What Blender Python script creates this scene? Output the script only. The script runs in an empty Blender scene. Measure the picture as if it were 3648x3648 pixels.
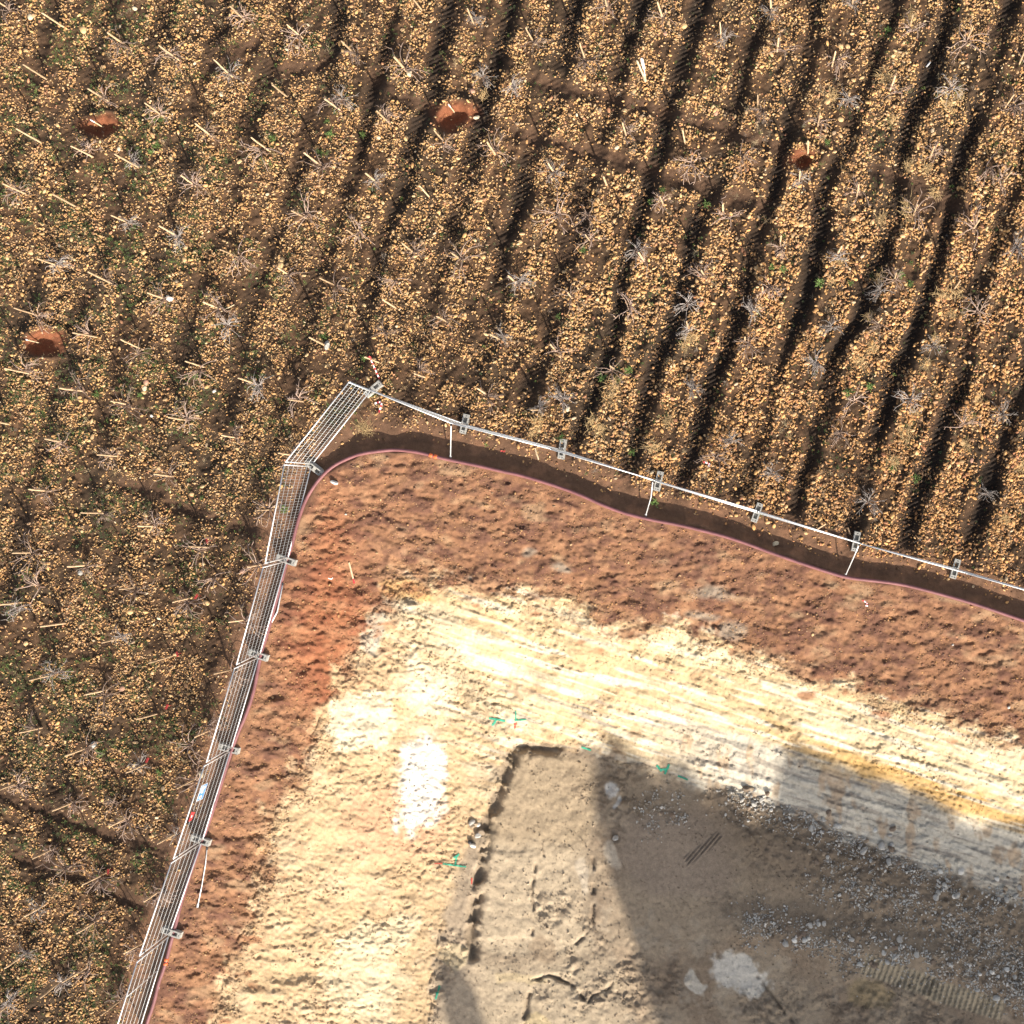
import bpy, bmesh, math, random
import numpy as np
from mathutils import Vector, Matrix, noise as mnoise

random.seed(7)
rng = np.random.default_rng(11)
S = bpy.context.scene
C = S.collection

# ------------------------------------------------------------------ camera, sky, sun, exposure
CAMZ = 38.35
F = 3950.0                      # focal length in photo pixels
NX, NY = 2700.0, 1824.0         # the point of the photo straight below the camera
cam_d = bpy.data.cameras.new('camera')
cam_d.sensor_width = 36.0
cam_d.lens = F / 3648.0 * 36.0
cam_d.shift_x = -(NX - 1824.0) / 3648.0
cam_d.shift_y = 0.0
cam_d.clip_end = 1000.0
cam = bpy.data.objects.new('camera', cam_d)
cam.location = (0, 0, CAMZ)
C.objects.link(cam)
S.camera = cam

SUN_EL = math.radians(25.0)
SUN_AZ = math.radians(22.0)     # sun stands this far east of south
sunv = Vector((math.sin(SUN_AZ) * math.cos(SUN_EL), -math.cos(SUN_AZ) * math.cos(SUN_EL), math.sin(SUN_EL)))
w = bpy.data.worlds.new('World')
S.world = w
w.use_nodes = True
nt = w.node_tree
sky = nt.nodes.new('ShaderNodeTexSky')
sky.sky_type = 'NISHITA'
sky.sun_disc = False
sky.sun_elevation = SUN_EL
sky.sun_rotation = math.atan2(sunv.x, sunv.y)
bg = nt.nodes['Background']
sky.dust_density = 2.5
hs = nt.nodes.new('ShaderNodeHueSaturation')
hs.inputs['Saturation'].default_value = 0.55
nt.links.new(sky.outputs[0], hs.inputs['Color'])
nt.links.new(hs.outputs[0], bg.inputs[0])
bg.inputs[1].default_value = 0.11
sl = bpy.data.lights.new('sun', 'SUN')
sl.energy = 4.6
sl.angle = math.radians(0.5)
sl.color = (1.0, 0.90, 0.76)
so = bpy.data.objects.new('sun', sl)
so.rotation_euler = sunv.to_track_quat('Z', 'Y').to_euler()
so.location = (10, -30, 30)
C.objects.link(so)
S.view_settings.view_transform = 'Standard'
S.view_settings.look = 'None'
S.view_settings.exposure = 0.95
S.view_settings.gamma = 1.0
S.view_settings.use_curve_mapping = False

# ------------------------------------------------------------------ helpers
def unproj(px, py, z):
    s = (CAMZ - z) / F
    return (px - NX) * s, -(py - NY) * s

def at(px, py, dz=0.0):
    z = float(H(np.array([px], float), np.array([py], float))[0]) + dz
    x, y = unproj(px, py, z)
    return Vector((x, y, z))

def atz(px, py, z):
    x, y = unproj(px, py, z)
    return Vector((x, y, z))

def _hash(ix, iy, seed):
    h = (ix.astype(np.int64) * 374761393 + iy.astype(np.int64) * 668265263 + seed * 974634777) & 0xFFFFFFFF
    h = ((h ^ (h >> 13)) * 1274126177) & 0xFFFFFFFF
    h = h ^ (h >> 16)
    return (h & 0xFFFFFF).astype(np.float64) / float(0xFFFFFF)

def vnoise(x, y, seed=0):
    ix = np.floor(x); iy = np.floor(y)
    fx = x - ix; fy = y - iy
    fx = fx * fx * fx * (fx * (fx * 6 - 15) + 10); fy = fy * fy * fy * (fy * (fy * 6 - 15) + 10)
    a = _hash(ix, iy, seed); b = _hash(ix + 1, iy, seed)
    c = _hash(ix, iy + 1, seed); d = _hash(ix + 1, iy + 1, seed)
    return (a + (b - a) * fx) * (1 - fy) + (c + (d - c) * fx) * fy

def fbm(x, y, octv=4, seed=0, gain=0.5):
    t = 0; amp = 1.0; tot = 0
    for o in range(octv):
        a = 0.6 * o + seed
        ca, sa = math.cos(a), math.sin(a)
        t = t + amp * vnoise((x * ca - y * sa) * 2 ** o + 17.3 * o, (x * sa + y * ca) * 2 ** o - 9.1 * o, seed + o * 7)
        tot += amp; amp *= gain
    return t / tot              # 0..1, mean .5

def sstep(a, b, x):
    t = np.clip((x - a) / (b - a), 0, 1)
    return t * t * (3 - 2 * t)

def seg_dist(px, py, pts, closed=False):
    d = np.full(px.shape, 1e12)
    n = len(pts)
    for i in range(n if closed else n - 1):
        ax, ay = pts[i]; bx, by = pts[(i + 1) % n]
        dx, dy = bx - ax, by - ay
        L = dx * dx + dy * dy + 1e-9
        t = np.clip(((px - ax) * dx + (py - ay) * dy) / L, 0, 1)
        q = (px - ax - t * dx) ** 2 + (py - ay - t * dy) ** 2
        d = np.minimum(d, q)
    return np.sqrt(d)

def inside(px, py, pts):
    r = np.zeros(px.shape, bool)
    n = len(pts); j = n - 1
    for i in range(n):
        xi, yi = pts[i]; xj, yj = pts[j]
        if yi != yj:
            r ^= ((yi > py) != (yj > py)) & (px < (xj - xi) * (py - yi) / (yj - yi) + xi)
        j = i
    return r

def sdist(px, py, pts):
    d = seg_dist(px, py, pts, True)
    return np.where(inside(px, py, pts), d, -d)       # positive inside

def smooth_line(pts, it=2):
    for _ in range(it):
        o = [pts[0]]
        for a, b in zip(pts[:-1], pts[1:]):
            o.append((a[0] * .75 + b[0] * .25, a[1] * .75 + b[1] * .25))
            o.append((a[0] * .25 + b[0] * .75, a[1] * .25 + b[1] * .75))
        o.append(pts[-1]); pts = o
    return pts

def set_props(o, label=None, cat=None, group=None, kind=None):
    if label: o['label'] = label
    if cat: o['category'] = cat
    if group: o['group'] = group
    if kind: o['kind'] = kind
    return o

def empty(name, loc, label, cat, group=None, rotz=0.0):
    o = bpy.data.objects.new(name, None)
    o.location = loc; o.rotation_euler = (0, 0, rotz)
    o.empty_display_size = 0.2
    C.objects.link(o)
    return set_props(o, label, cat, group)

class MB:
    def __init__(self):
        self.v = []; self.f = []; self.m = []
    def tube(self, path, rad, n=6, mi=0, cap=True):
        path = [Vector(p) for p in path]
        if not hasattr(rad, '__len__'): rad = [rad] * len(path)
        base = len(self.v)
        up = None
        for i, p in enumerate(path):
            t = (path[min(i + 1, len(path) - 1)] - path[max(i - 1, 0)]).normalized()
            if up is None:
                up = Vector((0, 0, 1)) if abs(t.z) < 0.9 else Vector((1, 0, 0))
            s = t.cross(up).normalized(); u = s.cross(t).normalized(); up = u
            for k in range(n):
                a = 2 * math.pi * k / n
                self.v.append(p + (s * math.cos(a) + u * math.sin(a)) * rad[i])
        for i in range(len(path) - 1):
            for k in range(n):
                a = base + i * n + k; b = base + i * n + (k + 1) % n
                self.f.append((a, b, b + n, a + n)); self.m.append(mi)
        if cap:
            self.f.append(tuple(base + k for k in range(n))[::-1]); self.m.append(mi)
            e = base + (len(path) - 1) * n
            self.f.append(tuple(e + k for k in range(n))); self.m.append(mi)
    def box(self, c, sx, sy, sz, M=None, mi=0):
        base = len(self.v)
        for x in (-1, 1):
            for y in (-1, 1):
                for z in (-1, 1):
                    p = Vector((x * sx / 2, y * sy / 2, z * sz / 2))
                    if M: p = M @ p
                    self.v.append(Vector(c) + p)
        for q in ((0, 1, 3, 2), (4, 6, 7, 5), (0, 4, 5, 1), (2, 3, 7, 6), (0, 2, 6, 4), (1, 5, 7, 3)):
            self.f.append(tuple(base + k for k in q)); self.m.append(mi)
    def quad(self, a, b, c, d, mi=0):
        base = len(self.v)
        self.v += [Vector(a), Vector(b), Vector(c), Vector(d)]
        self.f.append((base, base + 1, base + 2, base + 3)); self.m.append(mi)
    def tri(self, a, b, c, mi=0):
        base = len(self.v)
        self.v += [Vector(a), Vector(b), Vector(c)]
        self.f.append((base, base + 1, base + 2)); self.m.append(mi)
    def mesh(self, name, mats, smooth=False, origin=(0, 0, 0)):
        o = Vector(origin)
        me = bpy.data.meshes.new(name)
        me.from_pydata([tuple(p - o) for p in self.v], [], self.f)
        if not isinstance(mats, (list, tuple)): mats = [mats]
        for m in mats: me.materials.append(m)
        if len(mats) > 1:
            me.polygons.foreach_set('material_index', self.m)
        if smooth:
            me.polygons.foreach_set('use_smooth', [True] * len(me.polygons))
        me.update()
        return me
    def build(self, name, mats, parent=None, smooth=False, origin=(0, 0, 0)):
        ob = bpy.data.objects.new(name, self.mesh(name, mats, smooth, origin))
        C.objects.link(ob)
        if parent is not None: ob.parent = parent
        else: ob.location = origin
        return ob

def bevel(ob, wdt=0.004, seg=1):
    m = ob.modifiers.new('bevel', 'BEVEL'); m.width = wdt; m.segments = seg; m.limit_method = 'ANGLE'
    return ob

# ------------------------------------------------------------------ materials
def mat(name, col, rough=0.8, metal=0.0, var=0.0, scale=20.0, bump=0.0, col2=None, spec=0.3, attr=None, rand=0.0):
    m = bpy.data.materials.new(name); m.use_nodes = True
    t = m.node_tree; b = t.nodes['Principled BSDF']
    b.inputs['Roughness'].default_value = rough
    b.inputs['Metallic'].default_value = metal
    b.inputs['Specular IOR Level'].default_value = spec
    L = t.links.new
    tc = t.nodes.new('ShaderNodeTexCoord')
    nz = t.nodes.new('ShaderNodeTexNoise'); nz.inputs['Scale'].default_value = scale
    nz.inputs['Detail'].default_value = 5
    L(tc.outputs['Object'], nz.inputs['Vector'])
    if attr:
        at_ = t.nodes.new('ShaderNodeAttribute'); at_.attribute_type = attr[0]; at_.attribute_name = attr[1]
        src = at_.outputs['Color']
    else:
        mx = t.nodes.new('ShaderNodeMix'); mx.data_type = 'RGBA'
        mx.inputs['A'].default_value = (*col, 1)
        c2 = col2 if col2 else tuple(c * (1 - var) for c in col)
        mx.inputs['B'].default_value = (*c2, 1)
        rp = t.nodes.new('ShaderNodeMapRange')
        rp.inputs['From Min'].default_value = 0.35; rp.inputs['From Max'].default_value = 0.65
        L(nz.outputs['Fac'], rp.inputs['Value']); L(rp.outputs['Result'], mx.inputs['Factor'])
        src = mx.outputs['Result']
    if rand > 0:
        oi = t.nodes.new('ShaderNodeObjectInfo')
        mr = t.nodes.new('ShaderNodeMapRange')
        mr.inputs['To Min'].default_value = 1 - rand; mr.inputs['To Max'].default_value = 1 + rand
        L(oi.outputs['Random'], mr.inputs['Value'])
        vm = t.nodes.new('ShaderNodeVectorMath'); vm.operation = 'SCALE'
        L(src, vm.inputs[0]); L(mr.outputs['Result'], vm.inputs['Scale'])
        src = vm.outputs['Vector']
    if attr and var > 0:
        mr = t.nodes.new('ShaderNodeMapRange')
        mr.inputs['From Min'].default_value = 0.3; mr.inputs['From Max'].default_value = 0.7
        mr.inputs['To Min'].default_value = 1 - var; mr.inputs['To Max'].default_value = 1 + var
        L(nz.outputs['Fac'], mr.inputs['Value'])
        vm = t.nodes.new('ShaderNodeVectorMath'); vm.operation = 'SCALE'
        L(src, vm.inputs[0]); L(mr.outputs['Result'], vm.inputs['Scale'])
        src = vm.outputs['Vector']
    L(src, b.inputs['Base Color'])
    if bump > 0:
        bp = t.nodes.new('ShaderNodeBump'); bp.inputs['Strength'].default_value = bump
        bp.inputs['Distance'].default_value = 0.02
        L(nz.outputs['Fac'], bp.inputs['Height']); L(bp.outputs['Normal'], b.inputs['Normal'])
    return m

M_ground = mat('ground_soil', (0.3, 0.2, 0.1), 0.95, var=0.22, scale=38, bump=0.55, attr=('GEOMETRY', 'col'), spec=0.15)
M_stone = mat('field_stone', (0.5, 0.3, 0.15), 0.75, var=0.18, scale=3.0, attr=('INSTANCER', 'tint'), spec=0.35)
M_weed = mat('weed_leaf', (0.1, 0.15, 0.03), 0.7, attr=('INSTANCER', 'tint'), spec=0.2)
M_galv = mat('galvanised_steel', (0.78, 0.79, 0.80), 0.42, 0.35, var=0.12, scale=12, spec=0.5)
M_wire = mat('fence_wire', (0.50, 0.52, 0.53), 0.5, 0.3, var=0.2, scale=12, spec=0.5)
M_clamp = mat('clamp_steel', (0.10, 0.10, 0.105), 0.5, 0.6, var=0.3)
M_conc = mat('concrete', (0.42, 0.41, 0.38), 0.9, var=0.35, scale=14, bump=0.5)
M_wood = mat('stake_wood', (0.62, 0.43, 0.26), 0.8, var=0.35, scale=9, bump=0.3, rand=0.28)
M_woodpale = mat('stake_pale_wood', (0.66, 0.52, 0.34), 0.8, var=0.25, scale=9, rand=0.1)
M_whitepaint = mat('white_paint', (0.80, 0.80, 0.80), 0.6, var=0.1)
M_redpaint = mat('red_paint', (0.62, 0.045, 0.06), 0.6, var=0.25)
M_bark = mat('vine_bark', (0.16, 0.10, 0.07), 0.9, var=0.4, scale=25, bump=0.6, rand=0.2)
M_cane = mat('vine_cane', (0.36, 0.25, 0.18), 0.85, col2=(0.26, 0.20, 0.18), scale=6, rand=0.35)
M_twig = mat('grey_twig', (0.38, 0.34, 0.31), 0.85, col2=(0.3, 0.26, 0.24), scale=6, rand=0.25)
M_straw = mat('dry_straw', (0.56, 0.40, 0.20), 0.85, col2=(0.40, 0.27, 0.13), scale=8, rand=0.2)
M_hose = mat('hose_rubber', (0.23, 0.095, 0.10), 0.6, var=0.25, scale=3, spec=0.4, bump=0.1)
M_orange = mat('orange_coupling', (0.75, 0.17, 0.06), 0.5, var=0.2)
M_blue = mat('sign_blue', (0.10, 0.29, 0.68), 0.5, var=0.1)
M_signwhite = mat('sign_white', (0.82, 0.84, 0.86), 0.5, var=0.06)
M_signred = mat('sign_red', (0.62, 0.06, 0.07), 0.5, var=0.15)
M_tag = mat('red_tag', (0.60, 0.07, 0.065), 0.6, var=0.3, scale=8, rand=0.2)
M_green = mat('green_marking_paint', (0.02, 0.27, 0.17), 0.8, col2=(0.06, 0.33, 0.22), scale=12)
M_redmark = mat('red_marking_paint', (0.55, 0.10, 0.07), 0.8, var=0.3)
M_rockg = mat('grey_limestone', (0.46, 0.44, 0.40), 0.9, var=0.35, scale=7, bump=0.5, rand=0.15)
M_rockw = mat('white_limestone', (0.66, 0.63, 0.57), 0.9, var=0.2, scale=7, bump=0.4, rand=0.1)
M_rockt = mat('tan_limestone', (0.40, 0.31, 0.22), 0.9, var=0.35, scale=7, bump=0.5, rand=0.15)
M_rockb = mat('brown_clod', (0.25, 0.19, 0.14), 0.95, var=0.35, scale=9, bump=0.6, rand=0.15)
M_cob = mat('ochre_cobble', (0.60, 0.40, 0.20), 0.75, var=0.2, scale=5, rand=0.12)
M_cobp = mat('pale_cobble', (0.66, 0.55, 0.38), 0.75, var=0.2, scale=5, rand=0.1)
M_cobr = mat('rosy_cobble', (0.50, 0.28, 0.19), 0.75, var=0.25, scale=5, rand=0.1)
M_leafg = mat('weed_clump_leaf', (0.085, 0.15, 0.035), 0.65, col2=(0.15, 0.21, 0.07), scale=7, rand=0.25, spec=0.2)
M_treeleaf = mat('tree_leaf', (0.05, 0.075, 0.03), 0.7, var=0.4, scale=1.5)
M_treebark = mat('tree_bark', (0.14, 0.10, 0.07), 0.9, var=0.4, scale=8, bump=0.5)

# ------------------------------------------------------------------ the lie of the land
HOSE = [(505, 3720), (523, 3645), (548, 3577), (564, 3504), (580, 3462), (593, 3421), (605, 3372), (619, 3323), (641, 3234),
        (659, 3170), (696, 3060), (751, 2913), (787, 2794), (823, 2680), (849, 2607), (880, 2540), (906, 2457), (919, 2385),
        (932, 2318), (958, 2240), (970, 2190), (1001, 2080), (1029, 1971), (1042, 1936), (1059, 1864), (1081, 1798), (1106, 1750),
        (1143, 1699), (1187, 1659), (1246, 1630), (1290, 1615), (1359, 1606), (1406, 1602), (1475, 1608), (1543, 1624),
        (1598, 1638), (1699, 1658), (1800, 1682), (1852, 1692), (1955, 1723), (2059, 1759), (2136, 1795), (2214, 1826),
        (2318, 1852), (2421, 1870), (2525, 1896), (2576, 1909), (2648, 1932), (2752, 1971), (2855, 2007), (2959, 2041),
        (3021, 2059), (3114, 2069), (3207, 2080), (3321, 2108), (3476, 2152), (3647, 2211), (3740, 2243)]
CRW = [(p[0] + 4, p[1] + 2) for p in HOSE[::3]]
A = CRW + [(4600, 2560), (5600, 3000), (6200, 3800), (6200, 7400), (4000, 7800), (1000, 7700), (0, 7000), (150, 5500), (330, 4400)]
B = [(690, 4500), (740, 3900), (770, 3648), (830, 3400), (888, 3248), (944, 3020), (985, 2905), (1057, 2738), (1133, 2586), (1208, 2417), (1290, 2266),
     (1320, 2150), (1390, 2060), (1510, 2040), (1661, 2070), (1812, 2110), (2000, 2140), (2133, 2210), (2341, 2225),
     (2511, 2250), (2718, 2330), (2926, 2425), (3115, 2465), (3304, 2530), (3493, 2600), (3648, 2650), (4500, 2980), (5200, 3500),
     (5500, 4200), (5500, 6700), (4000, 7100), (1400, 7100), (700, 6500), (640, 5400)]
T = [(1500, 4500), (1510, 3900), (1520, 3600), (1560, 3350), (1600, 3200), (1650, 3040), (1740, 2880), (1800, 2720), (1830, 2650), (2010, 2650), (2200, 2715),
     (2400, 2760), (2600, 2810), (2800, 2890), (3000, 2980), (3200, 3050), (3400, 3120), (3648, 3220), (4300, 3500),
     (4700, 4000), (4700, 5900), (3600, 6300), (2000, 6300), (1500, 5700)]
CROSS = [([(1900, 285), (1997, 310), (2173, 352), (2343, 393), (2499, 440), (2600, 470), (2706, 507), (2780, 535)], 26),
         ([(1840, 470), (1929, 502), (2110, 538), (2266, 590), (2447, 642), (2560, 680), (2649, 704), (2720, 730)], 28),
         ([(760, 240), (802, 207), (860, 175), (920, 150)], 32),
         ([(0, 2825), (73, 2858), (165, 2890), (260, 2925), (357, 2964), (480, 3000), (610, 3032)], 24),
         ([(60, 3040), (165, 3087), (302, 3133), (430, 3188), (560, 3250)], 24),
         ([(380, 1715), (470, 1735), (540, 1745), (647, 1800), (780, 1850), (905, 1883), (960, 1900)], 26),
         ([(3120, 600), (3243, 647), (3373, 720), (3450, 745)], 30),
         ([(1340, 280), (1420, 345), (1500, 370)], 30), ([(1000, 250), (1090, 240), (1160, 230)], 32)]
HOLES = [(1630, 400, 75, 55), (375, 450, 85, 45), (150, 1222, 85, 42), (2860, 555, 70, 42)]
GROOVES = [([(1905, 3080), (1900, 3160), (1898, 3330)], 9, .10), ([(2112, 3060), (2112, 3180), (2106, 3300), (2040, 3390)], 10, .12),
           ([(1850, 3700), (1872, 3600), (1903, 3500), (1965, 3478), (2030, 3500), (2080, 3560)], 12, .16), ([(2080, 3590), (2130, 3545), (2180, 3500)], 8, .1),
           ([(1930, 3000), (1935, 3060)], 6, .08), ([(2700, 3480), (2760, 3560), (2830, 3648)], 12, .08)]
DITCH = [(1990, 2668), (1900, 2662), (1838, 2672), (1800, 2760), (1765, 2850), (1742, 2930), (1728, 3010), (1715, 3100), (1700, 3180), (1690, 3260), (1684, 3340), (1680, 3400)]

def rowc(u, v):
    # coordinate across the vine rows, in row spacings
    c = u + 0.285 * v
    return (c - 1510.0) / np.where(c > 1510, 217.0, 205.0)

def axis(n0, n1, step, ext, nst):
    inner = np.arange(n0, n1 + 1, step, dtype=float)
    g = step * np.cumsum(1.17 ** np.arange(1, nst))
    g = g[g < ext]
    return np.concatenate([(n0 - g)[::-1], inner, n1 + g])
UX = axis(-120, 3770, 4, 11000, 60)
UY = axis(-120, 3770, 4, 11000, 60)
U, V = np.meshgrid(UX, UY)

def terrain(u, v):
    wu = u + (fbm(u / 130, v / 130, 3, 3) - .5) * 70
    wv = v + (fbm(u / 130, v / 130, 3, 5) - .5) * 70
    sA = sdist(u, v, A)
    sB = sdist(wu, wv, B)
    sT = sdist(u + (wu - u) * .7, v + (wv - v) * .7, T)
    dA, dB, dT = np.abs(sA), np.abs(sB), np.abs(sT)
    inA, inB, inT = sA > 0, sB > 0, sT > 0
    D = dict(sA=sA, sB=sB, sT=sT)
    n_big = fbm(u / 260, v / 260, 3, 21) - .5
    n_mid = fbm(u / 55, v / 55, 3, 22) - .5
    n_fin = fbm(u / 16, v / 16, 3, 23) - .5
    # --- field
    rc = rowc(u + (fbm(u / 300, v / 300, 2, 31) - .5) * 90, v)
    ph = rc - np.floor(rc)                       # 0 = stake line, .5 = middle of the alley
    rightness = sstep(600, 2400, u + (900 - v) * .6)
    rut = np.exp(-(np.abs(ph + .10 * n_mid - .56) / .17) ** 3)
    rut2 = np.exp(-((ph - .20) / .07) ** 2) * .35
    patch = sstep(.30, .62, fbm(u / 170, v / 420, 3, 33))
    rut_d = rut * (.42 + .58 * patch)
    lug = np.sin((v + .5 * u) * 2 * np.pi / 17.0 + 3 * (fbm(u / 60, v / 60, 2, 36) - .5))
    hf = .10 * n_big + .15 * n_mid + .10 * n_fin
    hf += -(.13 + .12 * rightness) * rut_d - .09 * rut2 * rightness
    hf += .07 * np.exp(-((ph - .80) / .10) ** 2) * (.4 + rightness) + .05 * np.exp(-((ph - .33) / .09) ** 2) * rightness
    hf += .035 * lug * rut_d * (.3 + .7 * rightness)
    crossm = np.zeros_like(u)
    for pts, wd in CROSS:
        d = seg_dist(u + 10 * n_mid * 4, v + 30 * n_mid, pts)
        k = np.exp(-(d / wd) ** 2)
        crossm = np.maximum(crossm, k * sstep(.25, .5, fbm(u / 70, v / 70, 2, 39) + .15))
        hf += .03 * np.exp(-((d - wd * 1.9) / wd) ** 2)
    hf += -.085 * crossm
    hole = np.zeros_like(u)
    for (hx, hy, hrx, hry) in HOLES:
        q = np.sqrt(((wu - hx) / hrx) ** 2 + ((wv - hy) / hry) ** 2)
        hole = np.maximum(hole, 1 - sstep(.55, 1.25, q))
        hf += -.30 * (1 - sstep(.15, .85, np.sqrt(((wu - hx) / hrx) ** 2 + ((wv - hy - 8) / hry) ** 2)))
        hf += .10 * np.exp(-((q - 1.15) / .25) ** 2)
    # --- low bank under the hose: steep side away from the pit
    bank_w = sstep(1050, 1350, u)
    o = np.clip(-sA, 0, 4000) + 30 * (fbm(u / 90, v / 90, 2, 41) - .5)
    crest = .08 + .10 * bank_w
    hbank = np.where(o < 44, crest - (crest + .10) * sstep(2, 44, o), -.10 + .10 * sstep(44, 150, o))
    wf = sstep(60, 190, o)
    h_out = hbank * (1 - wf) + (hf * wf + hbank * 0) + (1 - wf) * (.03 * n_mid + .035 * n_fin)
    # --- red slope, marl face, floor
    t1 = dA / (dA + dB + 1e-6)
    lump = (fbm(u / 62, v / 30, 3, 51) - .5)
    lump2 = (fbm(u / 22, v / 16, 3, 53) - .5)
    pits = sstep(.60, .72, fbm(u / 75, v / 50, 3, 57))
    h1 = crest + (-1.25 - crest) * (t1 ** 1.1) + (.13 * lump + .15 * lump2 - .05 * pits) * sstep(0, 40, dA)
    t2 = dB / (dB + dT + 1e-6)
    ts = .55 * t2 + .45 * sstep(0, 1, t2)
    base = -4.15 + .62 * sstep(2350, 2750, u)
    north = sstep(-200, 200, (u - 1440) * .84 - (v - 2170) * .55 + 60)    # which of the two faces
    al_n = (u * .955 + v * .297); ac_n = (-u * .297 + v * .955)
    sn = fbm(al_n / 210, ac_n / 20, 4, 61) - .5
    sw = .55 * (fbm(wu / 95, wv / 60, 5, 63) - .5) + .25 * (fbm(u / 60, v / 16, 3, 64) - .5)
    streak = sn * north + sw * (1 - north)
    rough = sstep(.42, .62, fbm(wu / 150, wv / 110, 3, 65))
    ridge = seg_dist(wu, wv, [(1440, 2170), (1530, 2310), (1620, 2420), (1700, 2520), (1790, 2600)])
    talus = np.exp(-(ridge / 48) ** 2)
    h2 = -1.25 + (base + 1.25) * ts + .17 * streak * sstep(0, 120, np.minimum(dB, dT + 40))
    h2 += .14 * rough * (fbm(u / 16, v / 13, 3, 67) - .5) + .07 * (fbm(u / 11, v / 10, 2, 68) - .5) + .10 * (1 - rough) * (fbm(u / 90, v / 40, 2, 69) - .5)
    h2 += talus * (.20 + .12 * (fbm(u / 13, v / 13, 2, 71) - .5))
    nrm_edge = np.exp(-(dB / 40) ** 2)
    h2 += nrm_edge * .16 * (fbm(u / 24, v / 20, 3, 73) - .5)
    h3 = base
    # bank of rubble sliding down from the foot of the right-hand face
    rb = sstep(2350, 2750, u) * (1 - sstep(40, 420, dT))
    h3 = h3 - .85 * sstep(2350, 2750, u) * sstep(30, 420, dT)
    bl = seg_dist(u, v, [(2640, 3300), (2800, 3330), (3014, 3365), (3335, 3420), (3500, 3490), (3700, 3570)])
    h3 += .38 * np.exp(-((bl + 25 * n_mid) / 75) ** 2)
    frough = sstep(.46, .62, fbm(wu / 210, wv / 210, 3, 81))
    frough = np.maximum(frough, sstep(.2, .8, rb) * .8)
    smoothp = 1 - sstep(.75, 1.1, np.sqrt(((wu - 2420) / 230) ** 2 + ((wv - 3030) / 190) ** 2))
    frough = frough * (1 - .9 * smoothp)
    h3 += .06 * (fbm(u / 120, v / 120, 2, 83) - .5) + frough * .24 * (fbm(u / 22, v / 22, 4, 85) - .5) + (1 - smoothp) * .09 * (fbm(u / 34, v / 34, 5, 87) - .5) + .02 * n_fin
    gro = np.zeros_like(u)
    for pts, wd, dp in GROOVES:
        d = seg_dist(u + 20 * n_mid, v + 20 * n_mid, pts)
        g = np.exp(-(d / (wd * .6)) ** 2) * sstep(.3, .5, fbm(u / 30, v / 30, 2, 89)); h3 -= dp * g; gro = np.maximum(gro, g)
    dd = seg_dist(u + 26 * n_mid, v + 26 * n_mid, DITCH)
    ditch = np.exp(-(dd / 20) ** 2)
    box = sdist(wu, wv, [(1838, 2672), (2010, 2672), (2110, 2720), (2110, 3400), (1690, 3400), (1735, 2950)])
    h3 -= .05 * sstep(-30, 30, box + 30 * n_mid)
    slab = sdist(u, v, [(1700, 3040), (1905, 3030), (1905, 3340), (1690, 3340)])
    h3 += .03 * sstep(-8, 8, slab + 14 * n_mid)
    # tracks of a digger in the lower right
    trk = np.zeros_like(u)
    for (x0, y0, x1, y1) in ((3070, 3430, 3330, 3520), (3300, 3520, 3580, 3600)):
        L = math.hypot(x1 - x0, y1 - y0); ex, ey = (x1 - x0) / L, (y1 - y0) / L
        a_ = (u - x0) * ex + (v - y0) * ey; c_ = -(u - x0) * ey + (v - y0) * ex
        k = sstep(0, 12, a_) * (1 - sstep(L - 12, L, a_)) * (1 - sstep(32, 44, np.abs(c_)))
        h3 += k * .035 * np.sign(np.sin(a_ * 2 * np.pi / 19.0)) ; trk = np.maximum(trk, k)
    gmark = sdist(u + 12 * n_mid, v, [(2440, 3050), (2560, 2960), (2580, 2985), (2450, 3090)])
    gm = sstep(-6, 8, gmark); h3 += gm * .05 * np.sin((u * .75 + v * .65) * 2 * np.pi / 12)
    h = np.where(~inA, h_out, np.where(~inB, h1, np.where(~inT, h2, h3)))
    h = h - np.where(inA & inB, .30 * ditch * sstep(.25, .5, fbm(u / 40, v / 40, 3, 90)), 0)
    D.update(ph=ph, rut=rut_d, rut2=rut2, cross=crossm, hole=hole, wf=wf, north=north, streak=streak, rough=rough, talus=talus, right=rightness,
             frough=frough, rb=rb, gro=gro, ditch=ditch, box=box, smoothp=smoothp, trk=trk, lump=lump, lump2=lump2, wu=wu, wv=wv, t1=t1, t2=t2,
             inA=inA, inB=inB, inT=inT, n_mid=n_mid, n_fin=n_fin, n_big=n_big, o=o, bl=bl, gm=gm, pits=pits, nrm_edge=nrm_edge)
    return h, D

HG, D = terrain(U, V)

def grid_sample(G, px, py):
    px = np.clip(px, UX[0], UX[-1] - 1e-3); py = np.clip(py, UY[0], UY[-1] - 1e-3)
    i = np.clip(np.searchsorted(UX, px, 'right') - 1, 0, len(UX) - 2)
    j = np.clip(np.searchsorted(UY, py, 'right') - 1, 0, len(UY) - 2)
    fx = (px - UX[i]) / (UX[i + 1] - UX[i]); fy = (py - UY[j]) / (UY[j + 1] - UY[j])
    if G.ndim == 3: fx = fx[:, None]; fy = fy[:, None]
    return (G[j, i] * (1 - fx) + G[j, i + 1] * fx) * (1 - fy) + (G[j + 1, i] * (1 - fx) + G[j + 1, i + 1] * fx) * fy
def H(px, py): return grid_sample(HG, px, py)

# ---- soil colours (albedo; the ruts carry shade too)
def mixc(a, c, k):
    return a * (1 - k[..., None]) + np.array(c) * k[..., None]

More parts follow.
